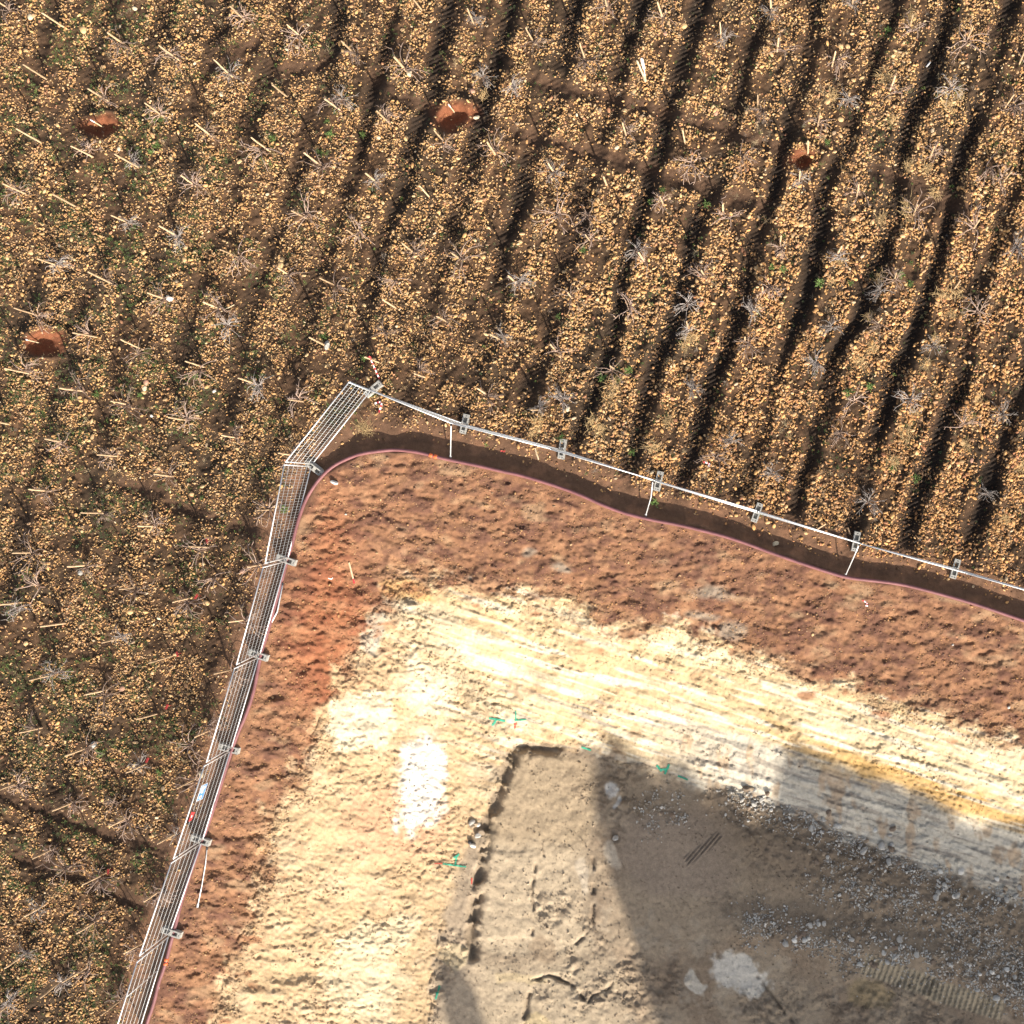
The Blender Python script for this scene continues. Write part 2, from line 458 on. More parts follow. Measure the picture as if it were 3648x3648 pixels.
def blob(cx, cy, rx, ry, ang=0, soft=.25, warp=1.0):
    a = math.radians(ang); ca, sa = math.cos(a), math.sin(a)
    x = (U + (D['wu'] - U) * warp - cx); y = (V + (D['wv'] - V) * warp - cy)
    q = np.sqrt(((x * ca + y * sa) / rx) ** 2 + ((-x * sa + y * ca) / ry) ** 2) + (fbm(U / 30, V / 30, 3, 91) - .5) * .7
    return 1 - sstep(1 - soft, 1 + soft, q)

def soil():
    n1 = fbm(U / 40, V / 40, 4, 101); n2 = fbm(U / 9, V / 9, 2, 103); n3 = fbm(U / 200, V / 200, 3, 105)
    fld = np.empty(U.shape + (3,)); fld[:] = (.070, .042, .025)
    fld = mixc(fld, (.105, .06, .034), sstep(.4, .7, n1))
    fld = mixc(fld, (.048, .036, .024), sstep(.45, .75, n3) * .6)
    fld = mixc(fld, (.026, .019, .015), np.clip(D['rut'] * 1.1, 0, 1) * (.45 + .55 * D['right']))  # rut soil darkened: wet mud, plus ridge shade put into the colour
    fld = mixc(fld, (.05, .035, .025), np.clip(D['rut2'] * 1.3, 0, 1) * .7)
    fld = mixc(fld, (.085, .05, .032), D['cross'] * .9)
    fld = mixc(fld, (.20, .075, .038), D['hole'] * .9)
    red = np.empty(U.shape + (3,)); red[:] = (.205, .105, .060)
    red = mixc(red, (.125, .062, .042), sstep(.45, .66, fbm(U / 62, V / 30, 3, 51)))
    red = mixc(red, (.30, .165, .092), sstep(.5, .75, n1) * .6)
    red = mixc(red, (.12, .062, .043), sstep(.52, .70, fbm(U / 48, V / 26, 3, 121)) * .6)
    red = mixc(red, (.30, .20, .12), sstep(.62, .8, fbm(U / 120, V / 60, 3, 107)) * .6)
    red = mixc(red, (.30, .10, .045), (1 - sstep(40, 300, np.abs(U - 1180) + np.abs(V - 2300) * .35)) * .5)
    strip = np.empty(U.shape + (3,)); strip[:] = (.15, .085, .053)
    strip = mixc(strip, (.22, .118, .07), sstep(.45, .7, n1))
    out = fld * D['wf'][..., None] + strip * (1 - D['wf'])[..., None]
    marl = np.empty(U.shape + (3,)); marl[:] = (.46, .345, .20)
    marl = mixc(marl, (.54, .45, .31), sstep(.42, .7, D['streak'] + .5))
    marl = mixc(marl, (.37, .27, .16), D['rough'] * .75 * sstep(.35, .6, n1))
    # the left-hand face is tanner and pinker than the other
    wst = 1 - D['north']
    marl = mixc(marl, (.42, .29, .175), wst * .55)
    marl = mixc(marl, (.44, .275, .17), blob(1400, 2940, 190, 130) * .85 * wst)
    marl = mixc(marl, (.60, .56, .50), blob(1495, 2790, 85, 170, 8) * .95)
    marl = mixc(marl, (.58, .50, .36), blob(1300, 2560, 120, 110, -40, .12) * .9)
    marl = mixc(marl, (.58, .50, .37), blob(1520, 2450, 120, 90, 60) * .7)
    marl = mixc(marl, (.56, .47, .32), blob(1290, 3500, 120, 150) * .7)
    marl = mixc(marl, (.57, .49, .34), blob(1360, 3330, 140, 55, -20) * .6)
    marl = mixc(marl, (.42, .40, .34), blob(1330, 2250, 45, 90) * .75)
    marl = mixc(marl, (.40, .34, .25), blob(1480, 2160, 190, 40, 5) * .5)
    marl = mixc(marl, (.46, .27, .10), blob(1420, 2085, 130, 35, 15) * .75)
    marl = mixc(marl, (.43, .31, .18), blob(2230, 2200, 170, 60, 25) * .6)
    marl = mixc(marl, (.33, .245, .15), blob(2330, 2420, 160, 40, 35) * .45)
    marl = mixc(marl, (.40, .26, .15), blob(2240, 2440, 45, 35) * .8)
    marl = mixc(marl, (.58, .48, .31), blob(2500, 2330, 240, 32, 17, .4) * .8)
    # yellow sandy layer high on the right, grey marl below it
    dN = D['t2'] * D['north'] * (1 - D['inT'])
    rgt = sstep(2500, 3100, U)
    marl = mixc(marl, (.47, .38, .245), sstep(.08, .2, D['t2']) * (1 - sstep(.30, .4, D['t2'])) * rgt * .7)
    marl = mixc(marl, (.40, .245, .085), sstep(.40, .46, D['t2'] + .08 * D['n_mid']) * (1 - sstep(.52, .60, D['t2'])) * rgt * .85)
    marl = mixc(marl, (.44, .41, .35), sstep(.56, .64, D['t2'] + .08 * D['n_mid']) * sstep(2100, 2700, U) * D['north'] * .85)
    gs = fbm((U * .955 + V * .297) / 150, (-U * .297 + V * .955) / 14, 4, 109)
    marl = mixc(marl, (.25, .22, .185), sstep(.55, .72, gs) * sstep(.45, .6, D['t2']) * D['north'] * .8)
    marl = mixc(marl, (.60, .55, .45), sstep(.56, .74, fbm((U * .955 + V * .297) / 190, (-U * .297 + V * .955) / 17, 3, 111)) * D['north'] * .65)
    marl = mixc(marl, (.36, .24, .14), sstep(.58, .74, fbm(U / 45, V / 90, 3, 113)) * sstep(.5, .65, D['t2']) * D['north'] * .6)
    marl = mixc(marl, (.37, .29, .19), D['talus'] * .75 * sstep(.3, .6, n1 + .1))
    # ragged join of red earth and marl
    edge = np.clip(D['sB'], -400, 400)
    k = sstep(-26, 34, edge + 150 * (fbm(U / 55, V / 45, 4, 115) - .5) + 25 * (n2 - .5))
    inpit = red * (1 - k[..., None]) + marl * k[..., None]
    inpit = mixc(inpit, (.33, .20, .115), np.exp(-((edge - 10) / 55) ** 2) * .45 * sstep(.4, .65, n1))
    far_red = sstep(.66, .78, fbm(U / 90, V / 50, 3, 117)) * (1 - sstep(60, 190, edge)) * k
    inpit = mixc(inpit, (.27, .125, .065), far_red * .8)
    # grey spills on the red slope
    for (a_, b_, c_, d_) in ((2010, 2030, 30, 14), (2545, 2115, 70, 20), (2500, 2200, 60, 18), (2600, 2260, 40, 30), (1885, 1985, 25, 12)):
        inpit = mixc(inpit, (.24, .20, .155), blob(a_, b_, c_, d_, 10, .6) * .75)
    fl = np.empty(U.shape + (3,)); fl[:] = (.30, .235, .165)
    fl = mixc(fl, (.24, .18, .125), sstep(.4, .65, n3))
    fl = mixc(fl, (.36, .30, .225), sstep(.55, .8, n1) * .5)
    boxm = sstep(-10, 20, D['box'])
    fl = mixc(fl, (.44, .355, .25), boxm * .9 * (1 - sstep(1990, 2100, U - (V - 3000) * .1) * .5))
    fl = mixc(fl, (.345, .265, .175), boxm * (1 - sstep(2960, 3060, V + 40 * D['n_mid'])) * .8)
    fl = mixc(fl, (.42, .34, .24), (1 - sstep(2130, 2330, U)) * sstep(3350, 3500, V) * .8)
    fl = mixc(fl, (.38, .30, .215), (1 - sstep(1640, 1760, U)) * .7)
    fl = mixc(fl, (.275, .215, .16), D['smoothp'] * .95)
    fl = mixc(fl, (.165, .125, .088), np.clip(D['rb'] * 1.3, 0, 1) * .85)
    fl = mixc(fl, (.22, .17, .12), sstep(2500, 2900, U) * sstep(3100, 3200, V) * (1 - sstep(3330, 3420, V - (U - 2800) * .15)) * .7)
    fl = mixc(fl, (.19, .145, .105), D['frough'] * .45 * sstep(.4, .6, n1))
    fl = mixc(fl, (.21, .16, .11), blob(2260, 2830, 190, 60, 15) * .6)
    fl = mixc(fl, (.55, .51, .44), blob(2640, 3480, 100, 75, 40, .15) * .85)
    fl = mixc(fl, (.50, .45, .37), blob(2480, 3505, 50, 35, 45, .1) * .85)
    fl = mixc(fl, (.52, .42, .27), blob(1610, 3425, 55, 42, 20, .1) * .9)
    fl = mixc(fl, (.52, .41, .24), blob(1905, 3640, 55, 45, 20, .1) * .8)
    fl = mixc(fl, (.48, .38, .23), blob(1850, 3480, 90, 22, 5, .15) * .6)
    fl = mixc(fl, (.31, .235, .16), blob(1930, 3380, 42, 48, 0, .15) * .8)
    fl = mixc(fl, (.52, .50, .46), blob(2165, 2820, 26, 32) * .8 + blob(2200, 2865, 12, 26) * .8)
    fl = mixc(fl, (.47, .40, .31), blob(2190, 3045, 22, 60, -15) * .7 + blob(2085, 3120, 20, 60) * .7)
    fl = mixc(fl, (.34, .285, .20), D['trk'] * .8)
    fl = mixc(fl, (.30, .225, .12), blob(3110, 3550, 70, 55) * .6)
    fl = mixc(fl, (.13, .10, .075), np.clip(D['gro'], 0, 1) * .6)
    kt = sstep(-20, 25, D['sT'] + 70 * (fbm(U / 45, V / 45, 3, 119) - .5))
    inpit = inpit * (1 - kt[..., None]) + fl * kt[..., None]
    inpit = mixc(inpit, (.15, .115, .08), D['ditch'] * .5)
    kA = sstep(-6, 8, D['sA'] + 6 * (n1 - .5))
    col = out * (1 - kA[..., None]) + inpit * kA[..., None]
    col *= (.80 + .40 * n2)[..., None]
    return np.clip(col, .01, .8)
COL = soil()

def build_ground():
    s = (CAMZ - HG) / F
    X = (U - NX) * s; Y = -(V - NY) * s
    co = np.stack([X, Y, HG], -1).reshape(-1, 3).astype(np.float32)
    ny, nx = U.shape
    idx = np.arange(ny * nx).reshape(ny, nx)
    q = np.stack([idx[:-1, :-1], idx[1:, :-1], idx[1:, 1:], idx[:-1, 1:]], -1).reshape(-1, 4)
    me = bpy.data.meshes.new('ground')
    me.vertices.add(len(co)); me.vertices.foreach_set('co', co.ravel())
    me.loops.add(q.size); me.loops.foreach_set('vertex_index', q.ravel().astype(np.int32))
    me.polygons.add(len(q)); me.polygons.foreach_set('loop_start', (np.arange(len(q)) * 4).astype(np.int32))
    me.polygons.foreach_set('use_smooth', np.ones(len(q), bool))
    me.update(calc_edges=True)
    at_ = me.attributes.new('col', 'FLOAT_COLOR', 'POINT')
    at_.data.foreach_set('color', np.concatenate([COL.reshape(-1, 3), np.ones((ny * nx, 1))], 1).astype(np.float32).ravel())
    me.materials.append(M_ground)
    o = bpy.data.objects.new('ground', me); C.objects.link(o)
    set_props(o, 'stony vineyard soil cut away into a pale marl pit with red earth rim', 'ground', kind='structure')
build_ground()

# ------------------------------------------------------------------ scattered stuff (point clouds with instancing)
def rock_mesh(name, seed, m, angular=False, sub=2, ell=(1, .78, .55)):
    r = random.Random(seed)
    bm = bmesh.new()
    bmesh.ops.create_icosphere(bm, subdivisions=sub, radius=1)
    off = Vector((r.uniform(0, 99), r.uniform(0, 99), r.uniform(0, 99)))
    planes = []
    if angular:
        for _ in range(11):
            d = Vector((r.gauss(0, 1), r.gauss(0, 1), r.gauss(0, 1))).normalized()
            planes.append((d, r.uniform(.55, .85)))
    for v_ in bm.verts:
        p = v_.co.copy()
        for d, k in planes:
            e = p.dot(d) - k
            if e > 0: p -= d * e
        p *= 1 + (.10 if angular else .16) * mnoise.noise(p * 1.3 + off)
        v_.co = Vector((p.x * ell[0], p.y * ell[1], p.z * ell[2]))
    me = bpy.data.meshes.new(name); bm.to_mesh(me); bm.free()
    me.materials.append(m)
    if not angular:
        me.polygons.foreach_set('use_smooth', [True] * len(me.polygons))
    return me

def make_col(name, meshes):
    c = bpy.data.collections.new(name)
    for i, me in enumerate(meshes):
        o = bpy.data.objects.new(name + '_source', me); c.objects.link(o)
    return c

def scatter_obj(name, label, cat, col, P, rot, scl, tint, pick):
    me = bpy.data.meshes.new(name)
    n = len(P)
    me.vertices.add(n); me.vertices.foreach_set('co', np.ascontiguousarray(P, np.float32).ravel())
    a = me.attributes.new('rot', 'FLOAT_VECTOR', 'POINT'); a.data.foreach_set('vector', np.ascontiguousarray(rot, np.float32).ravel())
    a = me.attributes.new('scl', 'FLOAT_VECTOR', 'POINT'); a.data.foreach_set('vector', np.ascontiguousarray(scl, np.float32).ravel())
    a = me.attributes.new('tint', 'FLOAT_COLOR', 'POINT')
    a.data.foreach_set('color', np.concatenate([tint, np.ones((n, 1))], 1).astype(np.float32).ravel())
    a = me.attributes.new('pick', 'INT', 'POINT'); a.data.foreach_set('value', np.ascontiguousarray(pick, np.int32))
    me.update()
    o = bpy.data.objects.new(name, me); C.objects.link(o)
    ng = bpy.data.node_groups.new(name + '_nodes', 'GeometryNodeTree')
    ng.interface.new_socket('Geometry', in_out='INPUT', socket_type='NodeSocketGeometry')
    ng.interface.new_socket('Geometry', in_out='OUTPUT', socket_type='NodeSocketGeometry')
    N = ng.nodes; L = ng.links.new
    gi = N.new('NodeGroupInput'); go = N.new('NodeGroupOutput')
    ip = N.new('GeometryNodeInstanceOnPoints'); ci = N.new('GeometryNodeCollectionInfo')
    ci.inputs['Collection'].default_value = col
    ci.inputs['Separate Children'].default_value = True; ci.inputs['Reset Children'].default_value = True
    def na(nm, ty):
        x = N.new('GeometryNodeInputNamedAttribute'); x.data_type = ty; x.inputs['Name'].default_value = nm
        return x.outputs['Attribute']
    er = N.new('FunctionNodeEulerToRotation')
    L(gi.outputs[0], ip.inputs['Points']); L(ci.outputs[0], ip.inputs['Instance'])
    ip.inputs['Pick Instance'].default_value = True
    L(na('pick', 'INT'), ip.inputs['Instance Index'])
    L(na('rot', 'FLOAT_VECTOR'), er.inputs[0]); L(er.outputs[0], ip.inputs['Rotation'])
    L(na('scl', 'FLOAT_VECTOR'), ip.inputs['Scale'])
    L(ip.outputs[0], go.inputs[0])
    md = o.modifiers.new('scatter', 'NODES'); md.node_group = ng
    set_props(o, label, cat, kind='stuff')
    return o

def to_world(u, v, dz):
    h = H(u, v) + dz
    s = (CAMZ - h) / F
    return np.stack([(u - NX) * s, -(v - NY) * s, h], -1)

PAL = np.array([(.60, .37, .165), (.66, .42, .20), (.54, .31, .14), (.60, .41, .235), (.47, .27, .14), (.68, .50, .29), (.44, .29, .18), (.52, .27, .16), (.36, .27, .19), (.70, .58, .42)])
PALW = np.array([.22, .2, .16, .14, .08, .08, .05, .04, .02, .01])
def stones_tint(n, u, v, keep=0.0):
    k = rng.choice(len(PAL), n, p=PALW)
    t = PAL[k] * rng.uniform(.5, 1.08, (n, 1)) * np.array([1.0, .95, .86])
    r = sstep(1500, 3200, u)[:, None] * sstep(100, 1500, v)[:, None]
    return np.clip(t * (1 - r * np.array([.02, .10, .16])), 0, .8)

def sample(n, x0=-110, x1=3760, y0=-110, y1=3760):
    return rng.uniform(x0, x1, n), rng.uniform(y0, y1, n)

cobbles = make_col('cobble_shapes', [rock_mesh('cobble', 100 + i, M_stone, False, 2, (1, .8 - .04 * (i % 3), .6)) for i in range(7)])
rubbles = make_col('rubble_shapes', [rock_mesh('rubble', 200 + i, M_stone, True, 2, (1, .8, .62)) for i in range(7)])

def field_stones():
    u, v = sample(430000)
    out = -grid_sample(D['sA'], u, v)
    wf = grid_sample(D['wf'], u, v); rut = grid_sample(D['rut'], u, v); cr = grid_sample(D['cross'], u, v); ho = grid_sample(D['hole'], u, v)
    right = grid_sample(D['right'], u, v)
    dens = wf * (1 - .45 * np.clip(rut * 1.2, 0, 1) * (.6 + .4 * right)) * (1 - .93 * np.clip(cr * 1.3, 0, 1)) * (1 - .92 * ho)
    dens *= .18 + 1.0 * sstep(.34, .62, fbm(u / 62, v / 80, 4, 201))
    dens += .07 * (1 - wf) * (out > 45)
    ok = (out > 12) & (rng.uniform(0, 1, len(u)) < dens)
    u, v, rut, right = u[ok], v[ok], rut[ok], right[ok]
    n = len(u)
    r = np.exp(rng.normal(math.log(.026), .42, n))
    r *= .85 + .35 * sstep(1000, 2600, u) * sstep(-400, 1200, v)
    r = np.clip(r, .012, .085)
    small = rut * rng.uniform(0, 1, n) > .35
    r[small] *= .6
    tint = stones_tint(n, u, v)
    tint = np.where((rut * (.5 + .5 * right))[:, None] > rng.uniform(.10, 1.1, (n, 1)), tint * np.array([.26, .25, .27]), tint)  # rut stones darkened: mud cover and ridge shade both in the tint
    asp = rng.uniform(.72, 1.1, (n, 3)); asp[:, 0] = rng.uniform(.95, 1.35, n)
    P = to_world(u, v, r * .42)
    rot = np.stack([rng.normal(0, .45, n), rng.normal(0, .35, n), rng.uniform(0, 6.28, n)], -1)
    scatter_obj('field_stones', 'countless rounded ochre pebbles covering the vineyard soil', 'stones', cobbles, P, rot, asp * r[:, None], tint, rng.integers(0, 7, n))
    return n
nfs = field_stones()

def red_stones():
    u, v = sample(330000, 300, 3760, 1500, 3760)
    sA = grid_sample(D['sA'], u, v); sB = grid_sample(D['sB'], u, v)
    c = fbm(u / 70, v / 55, 3, 211)
    dens = .30 + .8 * sstep(.42, .66, c)
    dens *= np.where(sB < -70, .55, 1.0)
    ok = (sA > 6) & (sB < 55) & (rng.uniform(0, 1, len(u)) < dens)
    u, v, sB = u[ok], v[ok], sB[ok]
    n = len(u)
    r = np.clip(np.exp(rng.normal(math.log(.015), .48, n)), .006, .06)
    g = grid_sample(COL, u, v)
    t = stones_tint(n, u, v)
    k = rng.uniform(0, 1, (n, 1))
    t = np.where(k < .55, g * rng.uniform(.75, 1.35, (n, 1)), t * .62 + g * .4)
    P = to_world(u, v, r * .2)
    rot = np.stack([rng.normal(0, .4, n), rng.normal(0, .4, n), rng.uniform(0, 6.28, n)], -1)
    asp = rng.uniform(.75, 1.15, (n, 3))
    scatter_obj('slope_pebbles', 'small pebbles and crumbs strewn over the red earth slope', 'pebbles', cobbles, P, rot, asp * r[:, None], np.clip(t, .01, .7), rng.integers(0, 7, n))
red_stones()

RUB = [[(2606, 2790), (2700, 2840), (2890, 2900), (2990, 2960), (3140, 2990), (3200, 3060), (3330, 3120), (3460, 3190), (3600, 3170), (3740, 3260)],
       [(2700, 3290), (2800, 3320), (2960, 3350), (3014, 3365), (3200, 3390), (3335, 3430), (3500, 3490), (3700, 3570)],
       [(2350, 2890), (2390, 2870)], [(2950, 3150), (3100, 3180), (3300, 3250), (3500, 3350), (3648, 3450)]]
def pit_rubble():
    u, v = sample(420000, 600, 3760, 2000, 3760)
    sB = grid_sample(D['sB'], u, v); sT = grid_sample(D['sT'], u, v)
    rough = grid_sample(D['rough'], u, v); tal = grid_sample(D['talus'], u, v); fr = grid_sample(D['frough'], u, v); dt = grid_sample(D['ditch'], u, v)
    edge = np.exp(-((sB - 25) / 60) ** 2)
    rd = np.full(len(u), 1e9)
    for line in RUB: rd = np.minimum(rd, seg_dist(u + 40 * (fbm(u / 60, v / 60, 2, 215) - .5), v, line))
    band = np.exp(-(rd / 75) ** 2) * (sT > -20)
    face = (sB > 0) & (sT < 0)
    dens = np.where(face, .05 + .16 * rough + .55 * tal + .6 * edge * rough, .10 + .34 * fr) + .75 * np.clip(dt * 1.2, 0, 1) * .4 + band * sstep(.35, .62, fbm(u / 45, v / 45, 3, 217)) * 1.2
    dens *= .25 + 1.1 * sstep(.38, .66, fbm(u / 35, v / 35, 2, 219))
    ok = (sB > -30) & (rng.uniform(0, 1, len(u)) < dens)
    u, v, band = u[ok], v[ok], band[ok]
    n = len(u)
    r = np.clip(np.exp(rng.normal(math.log(.017), .5, n)), .007, .055)
    big = rng.uniform(0, 1, n) < band * .55
    r = np.where(big, np.clip(np.exp(rng.normal(math.log(.034), .42, n)), .015, .085), r)
    g = grid_sample(COL, u, v)
    t = g * rng.uniform(.8, 1.25, (n, 1))
    gp = np.array([(.40, .39, .36), (.50, .48, .44), (.33, .28, .22), (.58, .55, .50), (.28, .24, .19)])[rng.integers(0, 5, n)]
    t = np.where(big[:, None] | (rng.uniform(0, 1, n) < band * .4)[:, None], gp * rng.uniform(.85, 1.1, (n, 1)), t)
    P = to_world(u, v, r * .25)
    rot = rng.uniform(0, 6.28, (n, 3))
    asp = rng.uniform(.7, 1.25, (n, 3))
    scatter_obj('pit_gravel', 'broken marl crumbs and grey gravel lying in the pit', 'gravel', rubbles, P, rot, asp * r[:, None], np.clip(t, .02, .75), rng.integers(0, 7, n))
pit_rubble()

def leaf_mesh(name, seed, m, nl=9, L=1.0, wid=.22, lift=.5):
    r = random.Random(seed); b = MB()
    for i in range(nl):
        a = r.uniform(0, 6.28); l = L * r.uniform(.55, 1.1); ww = wid * r.uniform(.7, 1.2)
        d = Vector((math.cos(a), math.sin(a), 0)); s = Vector((-d.y, d.x, 0)); z = r.uniform(.15, lift)
        c0 = Vector((r.gauss(0, .22), r.gauss(0, .22), 0))
        m1 = c0 + d * l * .5 + Vector((0, 0, z * l)); e = c0 + d * l + Vector((0, 0, z * l * .8))
        b.quad(c0, m1 - s * ww * .5, e, m1 + s * ww * .5)
    return b.mesh(name, m)
weeds_c = make_col('weed_shapes', [leaf_mesh('weed', 300 + i, M_weed, 9 + i, 1, .16 + .05 * (i % 3), .7) for i in range(5)])
def weeds():
    u, v = sample(210000)
    wf = grid_sample(D['wf'], u, v); out = -grid_sample(D['sA'], u, v)
    rut = grid_sample(D['rut'], u, v)
    cl = fbm(u / 75, v / 75, 4, 221)
    left = 1 - sstep(500, 1900, u - (v - 1200) * .12)
    th = .60 - .12 * left
    dens = sstep(th, th + .12, cl) * (.28 + .62 * left) * (1 - .6 * rut) + .015
    low = sstep(.5, .8, fbm(u / 500, v / 500, 2, 223))
    ok = (out > 40) & (rng.uniform(0, 1, len(u)) < dens * wf * (1 - grid_sample(D['hole'], u, v)) * (1 - .8 * grid_sample(D['cross'], u, v)))
    u, v = u[ok], v[ok]; n = len(u)
    r = np.clip(np.exp(rng.normal(math.log(.045), .4, n)), .02, .11)
    pal = np.array([(.085, .125, .040), (.13, .18, .05), (.07, .10, .045), (.15, .17, .065), (.10, .10, .05), (.22, .19, .09)])
    t = pal[rng.choice(6, n, p=[.28, .15, .24, .1, .14, .09])] * rng.uniform(.7, 1.25, (n, 1))
    P = to_world(u, v, .012)
    rot = np.stack([rng.normal(0, .25, n), rng.normal(0, .25, n), rng.uniform(0, 6.28, n)], -1)
    scatter_obj('ground_weeds', 'low green and grey weeds growing among the field stones', 'weeds', weeds_c, P, rot, np.repeat(r[:, None], 3, 1), t, rng.integers(0, 5, n))
weeds()

def straw_mesh(name, seed, m, nb=14):
    r = random.Random(seed); b = MB()
    for i in range(nb):
        a = r.uniform(0, 6.28); l = r.uniform(.5, 1.1)
        d = Vector((math.cos(a), math.sin(a), 0)); s = Vector((-d.y, d.x, 0)) * .018
        c0 = Vector((r.gauss(0, .3), r.gauss(0, .3), 0)); z = r.uniform(.05, .45)
        m1 = c0 + d * l * .5 + Vector((0, 0, z * l)); e = c0 + d * l + Vector((0, 0, z * l * .5)) + s * r.uniform(-9, 9)
        b.quad(c0 - s, m1 - s, m1 + s, c0 + s); b.tri(m1 - s, e, m1 + s)
    return b.mesh(name, m)
M_litter = mat('dry_litter', (.4, .3, .15), 0.85, attr=('INSTANCER', 'tint'), spec=0.15)
straw_c = make_col('litter_shapes', [straw_mesh('litter', 400 + i, M_litter) for i in range(4)])
def litter():
    u, v = sample(60000)
    wf = grid_sample(D['wf'], u, v)
    ph = grid_sample(D['ph'], u, v)
    near = np.exp(-(np.minimum(ph, 1 - ph) / .13) ** 2)
    cl = sstep(.5, .68, fbm(u / 60, v / 140, 3, 231))
    dens = (near * cl * (.25 + .5 * sstep(1500, 3000, u)) + .02) * wf
    ok = rng.uniform(0, 1, len(u)) < dens
    u, v = u[ok], v[ok]; n = len(u)
    r = np.clip(np.exp(rng.normal(math.log(.09), .35, n)), .04, .2)
    pal = np.array([(.46, .33, .17), (.38, .28, .17), (.32, .27, .22), (.27, .20, .14), (.52, .41, .25)])
    t = pal[rng.integers(0, 5, n)] * rng.uniform(.75, 1.2, (n, 1))
    P = to_world(u, v, .02)
    rot = np.stack([rng.normal(0, .2, n), rng.normal(0, .2, n), rng.uniform(0, 6.28, n)], -1)
    scatter_obj('dry_litter', 'thin straw and dead stems lying along the vine rows', 'litter', straw_c, P, rot, np.repeat(r[:, None], 3, 1), t, rng.integers(0, 4, n))
litter()

# ------------------------------------------------------------------ the mesh fence round the pit
# bottom and top corners of each panel, as photo pixels, (b_left, b_right, t_left, t_right); left = nearer the corner of the site
RIGHT = [((1322, 1391), (1655, 1511), (1247, 1361), (1606, 1507)), ((1661, 1514), (2000, 1603), (1613, 1509), (1954, 1597)),
         ((2008, 1607), (2344, 1717), (1961, 1600), (2323, 1708)), ((2351, 1720), (2694, 1825), (2330, 1711), (2695, 1819)),
         ((2701, 1828), (3048, 1931), (2702, 1822), (3062, 1935)), ((3056, 1934), (3400, 2025), (3070, 1938), (3436, 2040)),
         ((3408, 2028), (3752, 2129), (3444, 2043), (3806, 2146))]
LEFT = [((1318, 1394), (1113, 1652), (1243, 1362), (1018, 1645)), ((1108, 1662), (1026, 1986), (1013, 1656), (945, 2006)),
        ((1020, 1999), (927, 2326), (938, 2021), (843, 2367)), ((921, 2343), (825, 2663), (836, 2381), (736, 2714)),
        ((819, 2677), (722, 2990), (728, 2729), (618, 3059)), ((716, 3005), (607, 3319), (611, 3074), (498, 3404)),
        ((600, 3337), (498, 3665), (489, 3427), (380, 3775))]
NTH = ['first', 'second', 'third', 'fourth', 'fifth', 'sixth', 'seventh', 'eighth', 'ninth', 'tenth', 'eleventh', 'twelfth', 'thirteenth',
       'fourteenth', 'fifteenth', 'sixteenth', 'seventeenth', 'eighteenth', 'nineteenth', 'twentieth', 'twenty-first', 'twenty-second', 'twenty-third', 'twenty-fourth']
PANELS = {}
def fence_panel(cs, label, key, midpost=False):
    bl, br, tl, tr = cs
    zb = float(H(np.array([bl[0]], float), np.array([bl[1]], float))[0]); zb2 = float(H(np.array([br[0]], float), np.array([br[1]], float))[0])
    BL, BR = atz(*bl, zb + .13), atz(*br, zb2 + .13)
    TL, TR = atz(*tl, max(zb, 0) * .5 + 2.0), atz(*tr, max(zb2, 0) * .5 + 2.0)
    mid = (BL + BR) / 2; mid.z = (zb + zb2) / 2
    root = empty('mesh_fence', mid, label, 'fence', 'steel mesh fence panels round the pit')
    R = .021
    for nm, a, b in (('top_rail', TL, TR), ('bottom_rail', BL, BR)):
        m = MB(); m.tube([a, b], R, 8); m.build(nm, M_galv, root, True, mid)
    for (b0, t0) in ((BL, TL), (BR, TR)):
        m = MB(); d = (b0 - t0).normalized()
        m.tube([t0 - d * 0.02, b0 + d * .13], R, 8); m.build('post', M_galv, root, True, mid)
    if midpost:
        k = .16; m = MB(); m.tube([BL.lerp(BR, .36), TL.lerp(TR, .36)], R * .8, 8); m.build('post', M_galv, root, True, mid)
    m = MB()
    nv = 34
    n = (BR - BL).cross(TL - BL).normalized()
    for i in range(1, nv):
        m.tube([BL.lerp(BR, i / nv) + n * .003, TL.lerp(TR, i / nv) + n * .003], .0032, 4, cap=False)
    for i in range(1, 6):
        k = i / 6
        m.tube([BL.lerp(TL, k) - n * .003, BR.lerp(TR, k) - n * .003], .0055, 4, cap=False)
    m.build('wire_mesh', M_wire, root, False, mid)
    m = MB(); d = (BR - TR).normalized(); c = TR + d * .25
    m.box(c, .10, .045, .06, Matrix.Rotation(math.atan2((BR - BL).y, (BR - BL).x), 3, 'Z'))
    bevel(m.build('clamp', M_clamp, root, False, mid))
    PANELS[key] = (BL, BR, TL, TR)
    return root
for i, cs in enumerate(RIGHT):
    lab = ['steel mesh fence panel from the corner block towards the right, leaning over the field',
           'second fence panel right of the corner, right of the brace with orange hose couplings',
           'third fence panel right of the corner, ending at the bent middle brace',
           'fourth fence panel right of the corner, seen edge on past the bent middle brace',
           'fifth fence panel right of the corner, seen as one thin line above the hose',
           'sixth fence panel right of the corner, starting at the rightmost steel brace',
           'last fence panel on the right, running out at the right edge of the photo'][i]
    fence_panel(cs, lab, ('r', i))
for i, cs in enumerate(LEFT):
    lab = ['diagonal steel mesh fence panel joining the two corners above the bend of the hose',
           'second panel of the left-hand fence, just below the tilted block at the hose bend',
           'third panel of the left-hand fence, beside the bent white brace lying along the hose',
           'fourth panel of the left-hand fence, above the panel that carries the blue sign',
           'fence panel carrying the blue sign and the small red sign',
           'fence panel just below the one carrying the signs, beside the fallen brace',
           'bottom fence panel of the left-hand run, cut by the photo edge'][i]
    fence_panel(cs, lab, ('l', i), midpost=(i == 6))

